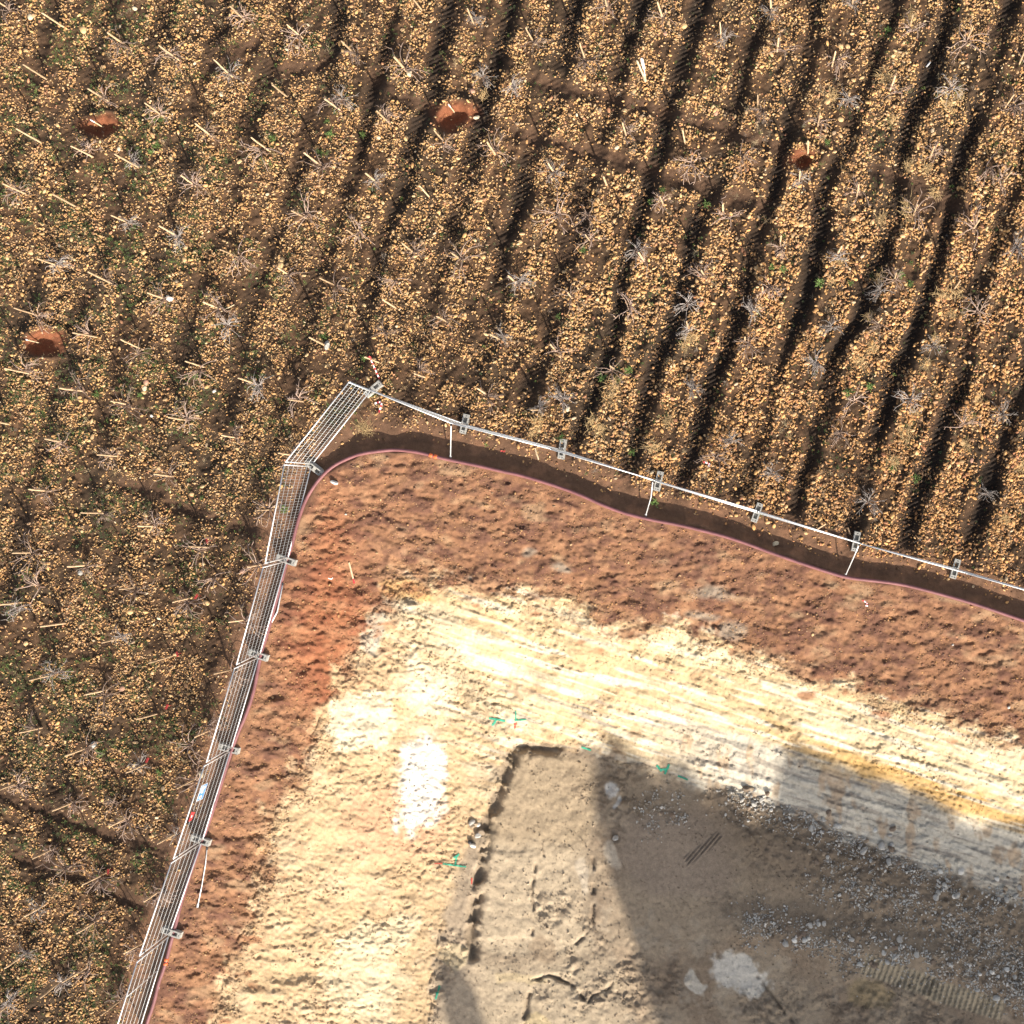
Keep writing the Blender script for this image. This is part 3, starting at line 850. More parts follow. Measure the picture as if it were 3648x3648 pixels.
# ---- concrete feet with their hollows
def foot_block(px, py, ang, label, tilt=0.0, dz=0.0, L=.68, W=.215, Ht=.13):
    xs = [-.5, -.44, -.40, -.33, -.07, .07, .33, .40, .44, .5]
    ys = [-.5, -.30, -.12, .12, .30, .5]
    bm = bmesh.new()
    grid = {}
    for i, x in enumerate(xs):
        for j, y in enumerate(ys):
            grid[i, j] = bm.verts.new((x * L, y * W, Ht))
    for i in range(len(xs) - 1):
        for j in range(len(ys) - 1):
            f = [grid[i, j], grid[i + 1, j], grid[i + 1, j + 1], grid[i, j + 1]]
            hole = (i in (3, 5) and 1 <= j <= 3) or (i == 1 and j in (1, 3)) or (i == 7 and j == 2)
            if not hole:
                bm.faces.new(f)
            else:
                dp = .10 if i in (3, 5) else .07
                lo = [bm.verts.new((q.co.x, q.co.y, Ht - dp)) for q in f]
                bm.faces.new(lo)
                nb = [(i, j - 1), (i + 1, j), (i, j + 1), (i - 1, j)]
                for k in range(4):
                    ii, jj = nb[k]
                    same = (i in (3, 5) and ii == i and 1 <= jj <= 3)
                    if not same:
                        bm.faces.new((f[k], f[(k + 1) % 4], lo[(k + 1) % 4], lo[k]))
    ring = [grid[i, 0] for i in range(len(xs))] + [grid[len(xs) - 1, j] for j in range(1, len(ys))] + \
           [grid[i, len(ys) - 1] for i in range(len(xs) - 2, -1, -1)] + [grid[0, j] for j in range(len(ys) - 2, 0, -1)]
    low = [bm.verts.new((q.co.x * 1.03, q.co.y * 1.06, -.04)) for q in ring]
    for k in range(len(ring)):
        bm.faces.new((ring[k], low[k], low[(k + 1) % len(ring)], ring[(k + 1) % len(ring)]))
    bmesh.ops.remove_doubles(bm, verts=bm.verts, dist=1e-5)
    bmesh.ops.recalc_face_normals(bm, faces=bm.faces)
    me = bpy.data.meshes.new('concrete_block'); bm.to_mesh(me); bm.free(); me.materials.append(M_conc)
    o = bpy.data.objects.new('concrete_block', me); C.objects.link(o)
    o.location = at(px, py, dz); o.rotation_euler = (tilt, 0, math.radians(ang))
    set_props(o, label, 'fence block', 'concrete fence blocks')
    return o
FEET = [(1333, 1387, 40, 'concrete fence block under the topmost corner of the fence, below the barrier tape'),
        (1658, 1511, 77, 'concrete fence block right of the short brace that ends near the orange couplings'),
        (2004, 1600, 82, 'concrete fence block above the loose pale piece of wood'),
        (2347, 1714, 77, 'concrete fence block beside the bent middle brace'),
        (2697, 1826, 70, 'concrete fence block midway between the middle and the rightmost brace'),
        (3049, 1929, 79, 'concrete fence block beside the rightmost steel brace'),
        (3402, 2026, 74, 'concrete fence block furthest right, near the right edge of the photo'),
        (1126, 1667, -38, 'tilted concrete fence block at the corner where the hose bends'),
        (1022, 1995, -19, 'concrete fence block under the hose, first one below the tilted foot'),
        (923, 2333, -20, 'concrete fence block under the hose, just below the bent white brace'),
        (820, 2666, -15, 'concrete fence block under the hose, just above the blue sign'),
        (717, 2991, -19, 'concrete fence block at the top of the fallen brace, below the small red sign'),
        (615, 3319, -19, 'lowest concrete fence block, above the pinkish hose coupling')]
for i, (x, y, a, l) in enumerate(FEET):
    foot_block(x, y, a, l, tilt=(.35 if i == 7 else 0.0), dz=(.06 if i == 7 else .015))

# ---- steel braces
def brace(pts, label, r=.019, flat=False):
    b = MB(); base = Vector(pts[-1])
    b.tube(pts, r, 8)
    root = empty('steel_brace', base, label, 'brace', 'steel fence braces')
    b.build('tube', M_galv, root, True, base)
    m = MB(); p, q = Vector(pts[-2]), Vector(pts[-1]); d = (q - p).normalized()
    rot = d.to_track_quat('Z', 'Y').to_matrix()
    m.box(q - d * .03, .065, .016, .13, rot); m.build('foot_plate', M_galv, root, False, base)
    m = MB(); p, q = Vector(pts[0]), Vector(pts[1]); d = (q - p).normalized()
    m.box(p + d * .03, .06, .05, .08, d.to_track_quat('Z', 'Y').to_matrix()); m.build('hook', M_clamp, root, False, base)
brace([atz(1607, 1512, 1.75), atz(1606, 1570, .95), at(1605, 1630, .03)], 'straight steel brace from the fence down to the hose, beside the orange couplings')
brace([atz(2326, 1712, 1.75), atz(2319, 1772, .9), at(2300, 1838, .03)], 'bent steel brace in the middle of the right-hand fence')
brace([atz(3061, 1939, 1.75), atz(3040, 1988, .95), at(3012, 2050, .03)], 'rightmost steel brace between the fence and the hose')
brace([at(738, 3020, .10), at(732, 3080, .06), at(720, 3150, .05), at(704, 3230, .05)], 'fallen steel brace lying on the red earth below the blue sign')
brace([at(1008, 2078, .08), at(988, 2178, .07), at(958, 2236, .06)], 'bent white brace lying on the red earth along the hose', r=.024)

# ---- signs hanging on the fence
def sign_on_panel(key, px, label, name, kind):
    BL, BR, TL, TR = PANELS[key]
    n = (BR - BL).cross(TL - BL).normalized()
    if n.x > 0: n = -n                        # towards the field
    n_up = n if n.z > 0 else n
    # intersect pixel rays with the plane of the panel
    P = []
    for (x, y) in px:
        d = Vector(((x - NX) / F, -(y - NY) / F, -1.0)); o = Vector((0, 0, CAMZ))
        t = (BL - o).dot(n) / d.dot(n); P.append(o + d * t)
    a, b, c, d = P                             # top-left, top-right, bottom-right, bottom-left as read
    cen = (a + b + c + d) / 4
    side = 1.0 if n.dot(Vector((0, 0, CAMZ)) - cen) > 0 else -1.0
    nn = n * side
    root = empty(name, cen, label, 'sign')
    def plate(q, off, th, nm, m_):
        mb = MB(); f = [p + nn * off for p in q]; g = [p + nn * (off - th) for p in q]
        mb.quad(*f); mb.quad(*g[::-1])
        for i in range(4): mb.quad(f[i], g[i], g[(i + 1) % 4], f[(i + 1) % 4])
        mb.build(nm, m_, root, False, cen)
    def L2(u, v): return (a * (1 - u) + b * u) * (1 - v) + (d * (1 - u) + c * u) * v
    def sub(u0, v0, u1, v1): return [L2(u0, v0), L2(u1, v0), L2(u1, v1), L2(u0, v1)]
    def disc(u0, v0, ru, rv, off, nm, m_, k=16):
        mb = MB(); pts = [L2(u0 + ru * math.cos(t), v0 + rv * math.sin(t)) + nn * off for t in [2 * math.pi * i / k for i in range(k)]]
        base = len(mb.v); mb.v += pts; mb.f.append(tuple(range(base, base + k))); mb.m.append(0)
        mb.build(nm, m_, root, False, cen)
    if kind == 'blue':
        plate([a, b, c, d], .012, .008, 'border', M_signwhite)
        plate(sub(.03, .05, .97, .95), .0155, .002, 'panel', M_blue)
        for (u0, v0, u1, v1) in ((.08, .16, .50, .30), (.08, .36, .56, .46), (.10, .52, .40, .62), (.45, .52, .56, .62), (.12, .70, .30, .78)):
            plate(sub(u0, v0, u1, v1), .019, .002, 'lettering', M_signwhite)
        disc(.79, .42, .10, .24, .0185, 'pictogram_disc', M_signwhite)
        disc(.79, .42, .045, .11, .0205, 'pictogram', M_signred)
    else:
        plate([a, b, c, d], .012, .006, 'panel', M_signred)
        plate(sub(.35, .28, .62, .6), .0155, .002, 'white_mark', M_signwhite)
    return root
sign_on_panel(('l', 4), [(717, 2799), (698, 2856), (721, 2845), (740, 2788)], 'blue and white rectangular site sign hanging on the left-hand fence', 'site_sign', 'blue')
sign_on_panel(('l', 4), [(682, 2892), (671, 2927), (681, 2922), (693, 2894)], 'small red sign on the fence just below the blue sign', 'warning_sign', 'red')

# ------------------------------------------------------------------ hose with its couplings
def hose():
    pts = smooth_line(HOSE, 2)
    path = []
    acc = 0
    for i, p in enumerate(pts):
        path.append(at(p[0], p[1], .055))
    root = empty('water_hose', path[len(path) // 2], 'long purple-brown hose running along the rim of the pit', 'hose')
    c = path[len(path) // 2].copy()
    m = MB(); m.tube(path, .058, 10); m.build('tube', M_hose, root, True, c)
    for (x, y, x2, y2) in ((1529, 1620, 1541, 1624), (1546, 1625, 1558, 1628), (594, 3413, 592, 3424), (591, 3428, 589, 3438)):
        m = MB(); a, b = at(x, y, .055), at(x2, y2, .055); d = (b - a).normalized()
        m.tube([a, a + d * .012, b - d * .012, b], [.062, .072, .072, .062], 10); m.build('coupling', M_orange, root, True, c)
hose()

# ------------------------------------------------------------------ vine stakes and bare vines
STK = [(47,41),(230,98),(455,166),(642,217),(875,75),(828,274),(166,282),(386,360),(585,417),(145,507),(331,559),(492,595),(761,489),(958,536),(1022,344),
 (701,665),(93,691),(269,735),(466,797),(642,846),(849,916),(222,952),(398,1009),(1079,135),(1267,197),(1503,36),(1687,83),(1449,254),(1213,393),
 (1384,435),(1583,505),(1148,593),(1343,650),(1529,701),(1094,779),(1275,846),(1469,895),(1764,549),(1037,983),(1645,927),(1906,158),(2165,39),(2362,70),
 (2087,217),(2299,290),(2568,135),(2768,184),(2747,41),(2699,391),(2230,481),(2441,512),(1976,618),(2162,660),(2364,730),(2576,763),(2105,862),(2778,870),
 (2295,930),(2511,983),(3034,26),(3238,109),(2964,238),(3171,321),(2913,450),(3631,228),(3580,383),(3313,562),(2878,546),(2847,647),(3052,699),(3254,766),
 (3463,823),(2982,906),(3186,998),(3572,647),(3440,150),(595,1068),(787,1100),(135,1123),(342,1200),(512,1247),(109,1332),(295,1392),(730,1309),(916,1368),
 (468,1443),(31,1511),(241,1578),(849,1560),(668,1497),(419,1625),(616,1697),(181,1749),(373,1827),(559,1876),(973,1815),(1410,1097),(1159,1231),(1350,1291),
 (1081,1430),(1593,1146),(1780,1208),(1837,1006),(1190,1014),(1050,1622),(1516,1345),(1738,1407),(2716,1037),(2038,1063),(1981,1252),(2452,1169),(2188,1314),
 (1922,1459),(2654,1215),(3400,1028),(3125,1152),(134,1967),(322,2012),(497,2090),(737,1949),(683,2129),(78,2146),(233,2220),(432,2272),(880,2206),(932,2011),
 (616,2336),(828,2385),(202,2400),(383,2457),(559,2543),(150,2592),(323,2659),(520,2721),(756,2597),(699,2773),(69,2787),(270,2854),(462,2909),(636,2964),
 (380,3108),(165,3220),(352,3275),(513,3358),(96,3394),(197,3019),(586,3161),(220,3490),(440,3555),(311,3445),(37,3577)]
WHITE = {(3254, 230): 1}
THICK = {(1449, 254)}
ORDW = NTH
rows = {}
for (x, y) in STK:
    c = float(rowc(np.array([float(x)]), np.array([float(y)]))[0])
    rows.setdefault(int(round(c)), []).append((x, y))
rkeys = sorted(rows)
STAKE_NAME = {}
for ri, k in enumerate(rkeys):
    for si, p in enumerate(sorted(rows[k], key=lambda q: q[1])):
        STAKE_NAME[p] = (si, ri)
def row_phrase(ri):
    return '%s vine row from the left' % ORDW[ri]

def stake_mesh(seed, r=.024, h=1.3):
    rr = random.Random(seed); b = MB()
    k = 6
    path = [Vector((rr.gauss(0, .006) * i / k, rr.gauss(0, .006) * i / k, -.12 + (h + .12) * i / k)) for i in range(k + 1)]
    path[-1] = path[-2] + (path[-1] - path[-2])
    b.tube(path, [r * (1.05 - .12 * i / k) for i in range(k)] + [r * .72], 7)
    return b.mesh('vine_stake', M_wood, True)
STK_ME = [stake_mesh(i, .029 + .004 * (i % 3)) for i in range(5)]

# a bare vine: short trunk and canes that leave its head
def vine_meshes(seed, ncane, spread, rise, fine):
    r = random.Random(seed)
    tb = MB(); hgt = r.uniform(.22, .36)
    p = [Vector((0, 0, -.06))]
    for i in range(4): p.append(p[-1] + Vector((r.gauss(0, .035), r.gauss(0, .035), (hgt + .06) / 4)))
    tb.tube(p, [.05, .042, .036, .038, .046], 7)
    head = p[-1]
    for k in range(3):
        a = r.uniform(0, 6.28); q = head + Vector((math.cos(a) * .10, math.sin(a) * .10, .06)); tb.tube([head, (head + q) / 2 + Vector((0, 0, .02)), q], [.038, .03, .022], 6)
    cb = MB()
    for k in range(ncane):
        a = r.uniform(0, 6.28); L = spread * r.uniform(.7, 1.5); z = rise * r.uniform(.3, 1.5)
        q = [head + Vector((r.gauss(0, .04), r.gauss(0, .04), 0))]
        n = 7; ang = a
        for i in range(n):
            ang += r.gauss(0, .22)
            f = (i + 1) / n
            q.append(q[-1] + Vector((math.cos(ang) * L / n, math.sin(ang) * L / n, z / n * (1.6 - 2.6 * f))))
        rd = fine * r.uniform(.75, 1.25)
        cb.tube(q, [rd * (1 - .55 * i / n) for i in range(n + 1)], 4)
        for t in range(r.randint(1, 3)):
            i = r.randint(2, n - 1); s0 = q[i]; a2 = ang + r.choice((-1, 1)) * r.uniform(.4, 1.1)
            e = s0 + Vector((math.cos(a2), math.sin(a2), r.uniform(-.2, .5))) * L * r.uniform(.15, .35)
            cb.tube([s0, (s0 + e) / 2 + Vector((r.gauss(0, .02), r.gauss(0, .02), .02)), e], [rd * .6, rd * .5, rd * .35], 4)
    return tb.mesh('trunk', M_bark, True), cb
VPRO = []
for i in range(8):
    grey = i % 3 == 2
    t_, cb_ = vine_meshes(500 + i, [9, 13, 20, 11, 15, 24, 10, 14][i], [.52, .48, .42, .58, .50, .40, .62, .45][i], [.55, .4, .5, .7, .35, .45, .5, .6][i], .011 if grey else .0165)
    VPRO.append((t_, cb_.mesh('canes', M_twig if grey else M_cane, True), grey))
NOVINE = {(230,98), (145,507), (2299,290), (367,453), (1618,399), (140,1221), (1159,1231), (2878,546), (31,1511)}
VLOOK = ['with a few long arching canes', 'with short tan canes', 'with a dense tuft of thin grey twigs', 'with tall spreading canes', 'with low sprawling canes',
         'with a thick grey mop of fine twigs', 'with very long bare canes', 'with a compact crown of canes']
for idx, p in enumerate(STK):
    si, ri = STAKE_NAME[p]
    r = random.Random(idx * 13 + 5)
    if p != (2299, 290):
        o = bpy.data.objects.new('vine_stake', STK_ME[idx % 5]); C.objects.link(o)
        o.location = at(p[0], p[1])
        sc = r.uniform(.88, 1.06)
        o.scale = (1.25, 1.25, sc) if p in THICK else (1, 1, sc)
        o.rotation_euler = (r.gauss(0, .035), r.gauss(0, .035), r.uniform(0, 6.28))
        set_props(o, '%s wooden stake from the top in the %s' % (ORDW[si], row_phrase(ri)), 'stake', 'wooden vine stakes in the field')
    if p in NOVINE or r.random() < .06: continue
    vi = r.randrange(8)
    px, py = p[0] + r.uniform(-4, 16), p[1] + r.uniform(-12, 12)
    loc = at(px, py)
    root = empty('grape_vine', loc, 'bare vine %s by the %s stake down the %s' % (VLOOK[vi], ORDW[si], row_phrase(ri)), 'vine', 'bare grape vines in the field', r.uniform(0, 6.28))
    s_ = r.uniform(.72, 1.08); root.scale = (s_, s_, s_)
    for nm, me in (('trunk', VPRO[vi][0]), ('canes', VPRO[vi][1])):
        c = bpy.data.objects.new(nm, me); C.objects.link(c); c.parent = root
    if len(root['label'].split()) > 16:
        root['label'] = 'bare vine by the %s stake down the %s' % (ORDW[si], row_phrase(ri))

# ---- vines that stand without a stake
LOOSE = [(1720,285,2),(1840,330,5),(1225,370,2),(2110,1420-640,1),(1990,780,6),(2270,890,2),(2470,590,4),(2640,560,3),(3380,320,2),(3010,370,5),(3510,600,3),(3620,900,5),
         (3243,1420,2),(3000,1545,1),(2890,1290,5),(3050,1430,0),(3480,1120,4),(3130,1030,5),(2245,1110,0),(2450,1080,2),(2690,1110,5),(3420,1520,3),(2560,1640,0),(2610,1560,5),
         (2480,1390,5),(2740,1690,2),(2020,1090+330,5),(3320,1230,2),(3570,1480,2),(3500,1760,5),(3080,1790,2),(2960,1160,5),(780,2050,3),(1380,1180,0),(1420,1000,3),(820,1160,2),
         (160,2090,3),(250,3080,6),(60,3560,5),(430,2860,1),(560,3190,4),(690,2640,6)]
for i, (x, y, vi) in enumerate(LOOSE):
    best = min(STK, key=lambda q: (q[0] - x) ** 2 + (q[1] - y) ** 2); si, ri = STAKE_NAME[best]
    dx, dy = x - best[0], y - best[1]
    wd = ('right' if dx > 0 else 'left') if abs(dx) > abs(dy) else ('below' if dy > 0 else 'above')
    wd = {'right': 'right of', 'left': 'left of', 'below': 'below', 'above': 'above'}[wd]
    r = random.Random(900 + i)
    root = empty('grape_vine', at(x, y), 'stakeless vine %s the %s stake in the %s' % (wd, ORDW[si], row_phrase(ri)), 'vine', 'bare grape vines in the field', r.uniform(0, 6.28))
    s_ = r.uniform(.8, 1.1); root.scale = (s_, s_, s_)
    for nm, me in (('trunk', VPRO[vi][0]), ('canes', VPRO[vi][1])):
        c = bpy.data.objects.new(nm, me); C.objects.link(c); c.parent = root

# ---- pale survey stakes with painted heads
def painted_stake(px, py, h, label, headmat, lean=(0, 0), frac=.28, r=.024, m=None, lying=None):
    base = at(px, py)
    root = empty('survey_stake', base, label, 'stake')
    if lying:
        a = at(px, py, .035); b = at(lying[0], lying[1], .035)
    else:
        a = base - Vector((0, 0, .1)); b = base + Vector((lean[0], lean[1], h))
    mid = a.lerp(b, 1 - frac)
    x = MB(); x.tube([a, mid], r, 4); x.build('shaft', m or M_woodpale, root, False, base)
    x = MB(); x.tube([mid, b], r * 1.08, 4); x.build('painted_head', headmat, root, False, base)
painted_stake(367, 453, .72, 'pale stake with white head standing in the reddish hole at upper left', M_whitepaint)
painted_stake(1618, 399, .70, 'pale stake with white head in the red hole left of the triangular stone', M_whitepaint)
painted_stake(140, 1221, .70, 'pale stake standing in the reddish hole near the left edge', M_whitepaint, frac=.1)
painted_stake(3300, 238, .3, 'short silvery rod lying in the wheel rut at upper right', M_galv, r=.03, m=M_whitepaint, lying=(3314, 221), frac=.4)
painted_stake(1243, 2004, .3, 'yellow wooden survey stake with red tip lying on the red earth by the pit corner', M_redpaint, lying=(1262, 2078), frac=.22, r=.03)
# split pale post
def split_post():
    base = at(2299, 290)
    root = empty('split_post', base, 'pale split post forking into two slats near the top middle', 'post')
    x = MB(); x.tube([base - Vector((0, 0, .1)), base + Vector((0, 0, .5))], .055, 4); x.build('base', M_woodpale, root, False, base)
    x = MB(); x.tube([base + Vector((-.02, 0, .48)), base + Vector((-.13, .10, 1.5))], .035, 4); x.build('slat', M_woodpale, root, False, base)
    x = MB(); x.tube([base + Vector((.035, 0, .48)), base + Vector((.05, .06, .95))], .02, 4); x.tube([base + Vector((.05, .06, .95)), base + Vector((.04, .12, 1.6))], .05, 4); x.build('slat', M_whitepaint, root, False, base)
split_post()
# wooden offcuts
def stick(px, py, qx, qy, label, m, r=.03):
    a, b = at(px, py, r), at(qx, qy, r); mid = (a + b) / 2
    x = MB(); x.tube([a, a.lerp(b, .5) + Vector((0, 0, .01)), b], [r, r * 1.1, r * .8], 5)
    o = x.build('wood_offcut', m, None, False, mid); set_props(o, label, 'wood')
stick(1906, 1596, 1919, 1638, 'loose pale piece of wood between the hose and the fence', M_woodpale)
stick(2942, 1866, 2900, 1893, 'tan stick lying under the fence left of the rightmost brace', M_wood, .026)
stick(3020, 1880, 3030, 1905, 'short dark orange slat leaning by the fence, left of the rightmost brace foot', M_wood, .03)
stick(787, 1110, 835, 1085, 'pale curved branch lying beside a stake left of the middle', M_woodpale, .022)

# ---- red tags on the stakes by the left-hand fence
for i, (x, y) in enumerate([(737, 1927), (699, 2125), (631, 2330), (594, 2518), (524, 2708), (385, 3105)]):
    b = MB(); c = at(x, y, .32); a = random.Random(i).uniform(-.5, .5)
    M_ = Matrix.Rotation(a, 3, 'Z') @ Matrix.Rotation(.35, 3, 'X')
    b.box(c, .065, .03, .17, Matrix.Rotation(a, 3, 'Z') @ Matrix.Rotation(1.25, 3, 'X'))
    b.tube([c - Vector((0, 0, .34)), c - Vector((0, .0, .02))], .008, 5)
    o = b.build('red_tag', M_tag, None, False, c); bevel(o, .006)
    si, ri = STAKE_NAME[min(STK, key=lambda q: (q[0] - x) ** 2 + (q[1] - y) ** 2)]
    set_props(o, 'red plastic tag by the %s stake down the %s' % (ORDW[si], row_phrase(ri)), 'tag', 'red tags along the left-hand fence')

# ---- pale blocks of stone or concrete
def block(px, py, sx, sy, sz, ang, label, m=M_conc, name='concrete_chunk', seed=0):
    me = rock_mesh(name, 700 + seed, m, True, 2, (sx, sy, sz))
    o = bpy.data.objects.new(name, me); C.objects.link(o)
    o.location = at(px, py, sz * .55); o.rotation_euler = (0, 0, math.radians(ang))
    set_props(o, label, 'stone')
block(1190, 1718, .15, .09, .11, -15, 'white angular stone on the red earth inside the bend of the hose', M_rockw, 'pale_stone', 1)
block(602, 1063, .16, .12, .12, 10, 'pale grey block at the head of a stake left of the fence corner', M_rockw, 'pale_stone', 2)
block(1164, 1230, .11, .17, .15, -10, 'grey concrete block beside a stake above the fence corner', M_conc, 'concrete_chunk', 3)
block(334, 2652, .12, .16, .13, -20, 'pale grey concrete block beside a stake at lower left', M_conc, 'concrete_chunk', 4)
block(716, 2758, .10, .14, .10, 20, 'round pale stone under the fence just above the blue sign', M_cobp, 'pale_stone', 5)
block(1700, 420, .15, .14, .08, 0, 'triangular pale flat stone right of the red hole', M_cobp, 'pale_stone', 6)
block(3236, 110, .06, .06, .06, 0, 'small white stone at the foot of a stake at upper right', M_rockw, 'pale_stone', 7)
block(1459, 262, .10, .14, .12, 20, 'knobbly pale stone at the foot of a thick orange stake', M_cobp, 'pale_stone', 8)
block(1232, 1832, .05, .04, .04, 0, 'tiny white stone on the red earth below the bend of the hose', M_rockw, 'pale_stone', 9)
block(565, 3520, .05, .05, .05, 0, 'tiny white stone beside the hose below its lower coupling', M_rockw, 'pale_stone', 10)
block(540, 1481, .07, .06, .06, 0, 'small white stone in the field left of the diagonal fence panel', M_rockw, 'pale_stone', 11)
block(764, 1393, .08, .07, .06, 0, 'round white stone left of the diagonal fence panel', M_rockw, 'pale_stone', 12)
block(287, 2040, .09, .10, .08, 0, 'greyish white stone in the lower left field', M_rockg, 'pale_stone', 13)
block(3394, 2297, .05, .05, .04, 0, 'white pebble on the red slope near the right edge', M_rockw, 'pale_stone', 14)
block(3595, 2520, .07, .06, .05, 0, 'white pebble low on the red slope at the far right', M_rockw, 'pale_stone', 15)
block(2763, 1937, .13, .11, .09, 30, 'large tan stone lying in the shade between fence and hose', M_cobp, 'pale_stone', 16)

# ---- the largest cobbles of the field
COB = [(108,60,.13,'p'),(297,107,.15,'o'),(480,30,.10,'p'),(205,445,.08,'o'),(424,530,.09,'p'),(788,335,.10,'p'),(512,898,.11,'o'),(660,882,.10,'o'),(697,897,.10,'o'),(658,925,.11,'o'),
       (320,890,.09,'o'),(110,900,.10,'o'),(25,918,.10,'o'),(1348,490,.09,'p'),(1446,492,.11,'o'),(1682,325,.12,'r'),(1692,255,.12,'o'),(1150,680,.11,'o'),(1003,925,.12,'o'),(1310,770,.09,'o'),
       (1505,862,.10,'o'),(2370,120,.09,'r'),(2435,92,.14,'o'),(2225,395,.11,'o'),(2258,325,.11,'o'),(2197,525,.10,'p'),(2235,695,.12,'o'),(2550,402,.11,'r'),(3020,165,.10,'o'),(2994,165,.12,'o'),
       (3040,285,.09,'o'),(2995,425,.12,'o'),(2947,362,.14,'o'),(3041,778,.13,'o'),(2853,800,.12,'o'),(3428,1577,.13,'o'),(520,1362,.13,'r'),(515,1383,.11,'p'),(512,1398,.10,'o'),(519,1835,.10,'o'),
       (464,2180,.12,'o'),(734,2148,.13,'o'),(865,2035,.12,'r'),(92,2292,.10,'o'),(435,2452,.12,'r'),(2098,1060,.11,'r'),(2350,1030,.10,'o'),(3462,2700-1060,.10,'r'),(1000,945,.13,'o'),(2023,1457,.11,'p')]
cobm = {k: [rock_mesh('cobble', 800 + i * 5 + ord(k), mm, False, 3, (1, .78, .5)) for i in range(3)] for k, mm in (('o', M_cob), ('p', M_cobp), ('r', M_cobr))}
seen = {}
for i, (x, y, r_, k) in enumerate(COB):
    best = min(STK, key=lambda q: (q[0] - x) ** 2 + (q[1] - y) ** 2); si, ri = STAKE_NAME[best]
    dx, dy = x - best[0], y - best[1]
    wd = ('right of' if dx > 0 else 'left of') if abs(dx) > abs(dy) else ('below' if dy > 0 else 'above')
    look = {'o': 'ochre', 'p': 'pale', 'r': 'rosy'}[k]
    far = 'close ' if math.hypot(dx, dy) < 70 else ''
    lab = 'large %s cobble %s%s the %s stake, %s row from left' % (look, far, wd, ORDW[si], ORDW[ri])
    if lab in seen:
        lab = lab.replace('large', 'second large')
    seen[lab] = 1
    o = bpy.data.objects.new('cobble', cobm[k][i % 3]); C.objects.link(o)
    o.location = at(x, y, r_ * .12); q = r_ * .92
    o.scale = (q, q, q); o.rotation_euler = (0, 0, rng.uniform(0, 6.28))
    set_props(o, lab, 'cobble', 'largest cobbles in the field')

# ---- larger green weeds
wm = [leaf_mesh('weed_clump', 600 + i, M_leafg, 34, 1.0, .16, .9) for i in range(4)]
WEED = [(1180,480),(1165,432),(560,520),(575,425),(540,545),(975,490),(1140,545),(2320,720),(2360,680),(2080,890),(2750,950),(2790,960),(3160,110),(2950,510),(3030,1010),(2920,1010),(3240,1010),
        (3180,1860-190),(1990,1130),(2240,1320),(2150,1345),(2200,1355),(3020,1400),(3260,1705),(1155,1200),(2250,1610),(2330,1790),(1015,1815),(1300,1280),(360,2680),(570,2750),(830,1510),(500,1410),(350,1405),
        (2000,1560),(3210,980),(1290,480),(3100,1380),(2520,730),(700,1340)]
seen = {}
for i, (x, y) in enumerate(WEED):
    best = min(STK, key=lambda q: (q[0] - x) ** 2 + (q[1] - y) ** 2); si, ri = STAKE_NAME[best]
    dx, dy = x - best[0], y - best[1]
    wd = ('right of' if dx > 0 else 'left of') if abs(dx) > abs(dy) else ('below' if dy > 0 else 'above')
    lab = 'leafy green weed %s the %s stake, %s row from left' % (wd, ORDW[si], ORDW[ri])
    if lab in seen: lab = lab.replace('leafy', 'another leafy'); 
    if lab in seen: lab = lab.replace('another leafy', 'third leafy')
    seen[lab] = 1
    o = bpy.data.objects.new('weed_clump', wm[i % 4]); C.objects.link(o); o.location = at(x, y, .02)
    q = random.Random(i).uniform(.11, .20); o.scale = (q, q, q); o.rotation_euler = (0, 0, i * 1.3)
    set_props(o, lab, 'weed', 'leafy green weeds in the field')

# ---- tufts of dry grass
tuft = [straw_mesh('dry_grass_tuft', 650 + i, M_straw, 60) for i in range(4)]
TUFT = [(3240,60),(3190,200),(3150,270),(3240,1010-420),(3180,430),(3140,780),(3230,750),(3130,1000),(3150,985),(3100,1130),(3110,1240),(3060,1290),(3330,1210),(3300,1300),(3250,1470),(3230,1540),
        (3480,1420),(3460,1500),(3440,1590),(3180,1640),(3400,1040),(3390,1120),(2190,1370),(2170,1420),(2110,1510),(2140,1530),(2320,1590),(1920,1500),(1900,1540),(1290,1520),(1310,1535),(2990,930),(2960,1000),
        (2960,340),(3420,340),(3380,380),(3580,1850),(3640,1660),(2460,1200),(2440,1230),(1720,340),(2380,1500),(3330,690),(3300,600),(3350,1050)]
seen = {}
for i, (x, y) in enumerate(TUFT):
    best = min(STK, key=lambda q: (q[0] - x) ** 2 + (q[1] - y) ** 2); si, ri = STAKE_NAME[best]
    dx, dy = x - best[0], y - best[1]
    wd = ('right of' if dx > 0 else 'left of') if abs(dx) > abs(dy) else ('below' if dy > 0 else 'above')
    dist = math.hypot(dx, dy)
    dw = 'just ' if dist < 110 else ('' if dist < 260 else 'well ')
    lab = 'straw-coloured grass tuft %s%s the %s stake, %s row from left' % (dw, wd, ORDW[si], ORDW[ri])
    for alt in ('wider ', 'lower ', 'lowest '):
        if lab in seen: lab = alt + lab.split('straw-coloured ')[-1] if not lab.startswith('straw') else alt + lab
    seen[lab] = 1
    o = bpy.data.objects.new('dry_grass_tuft', tuft[i % 4]); C.objects.link(o); o.location = at(x, y, .03)
    q = random.Random(i).uniform(.20, .36); o.scale = (q, q * random.Random(i + 9).uniform(.9, 1.5), q); o.rotation_euler = (0, 0, i * 2.1)
    set_props(o, ' '.join(lab.split()[:16]), 'grass tuft', 'tufts of dry grass along the rows')

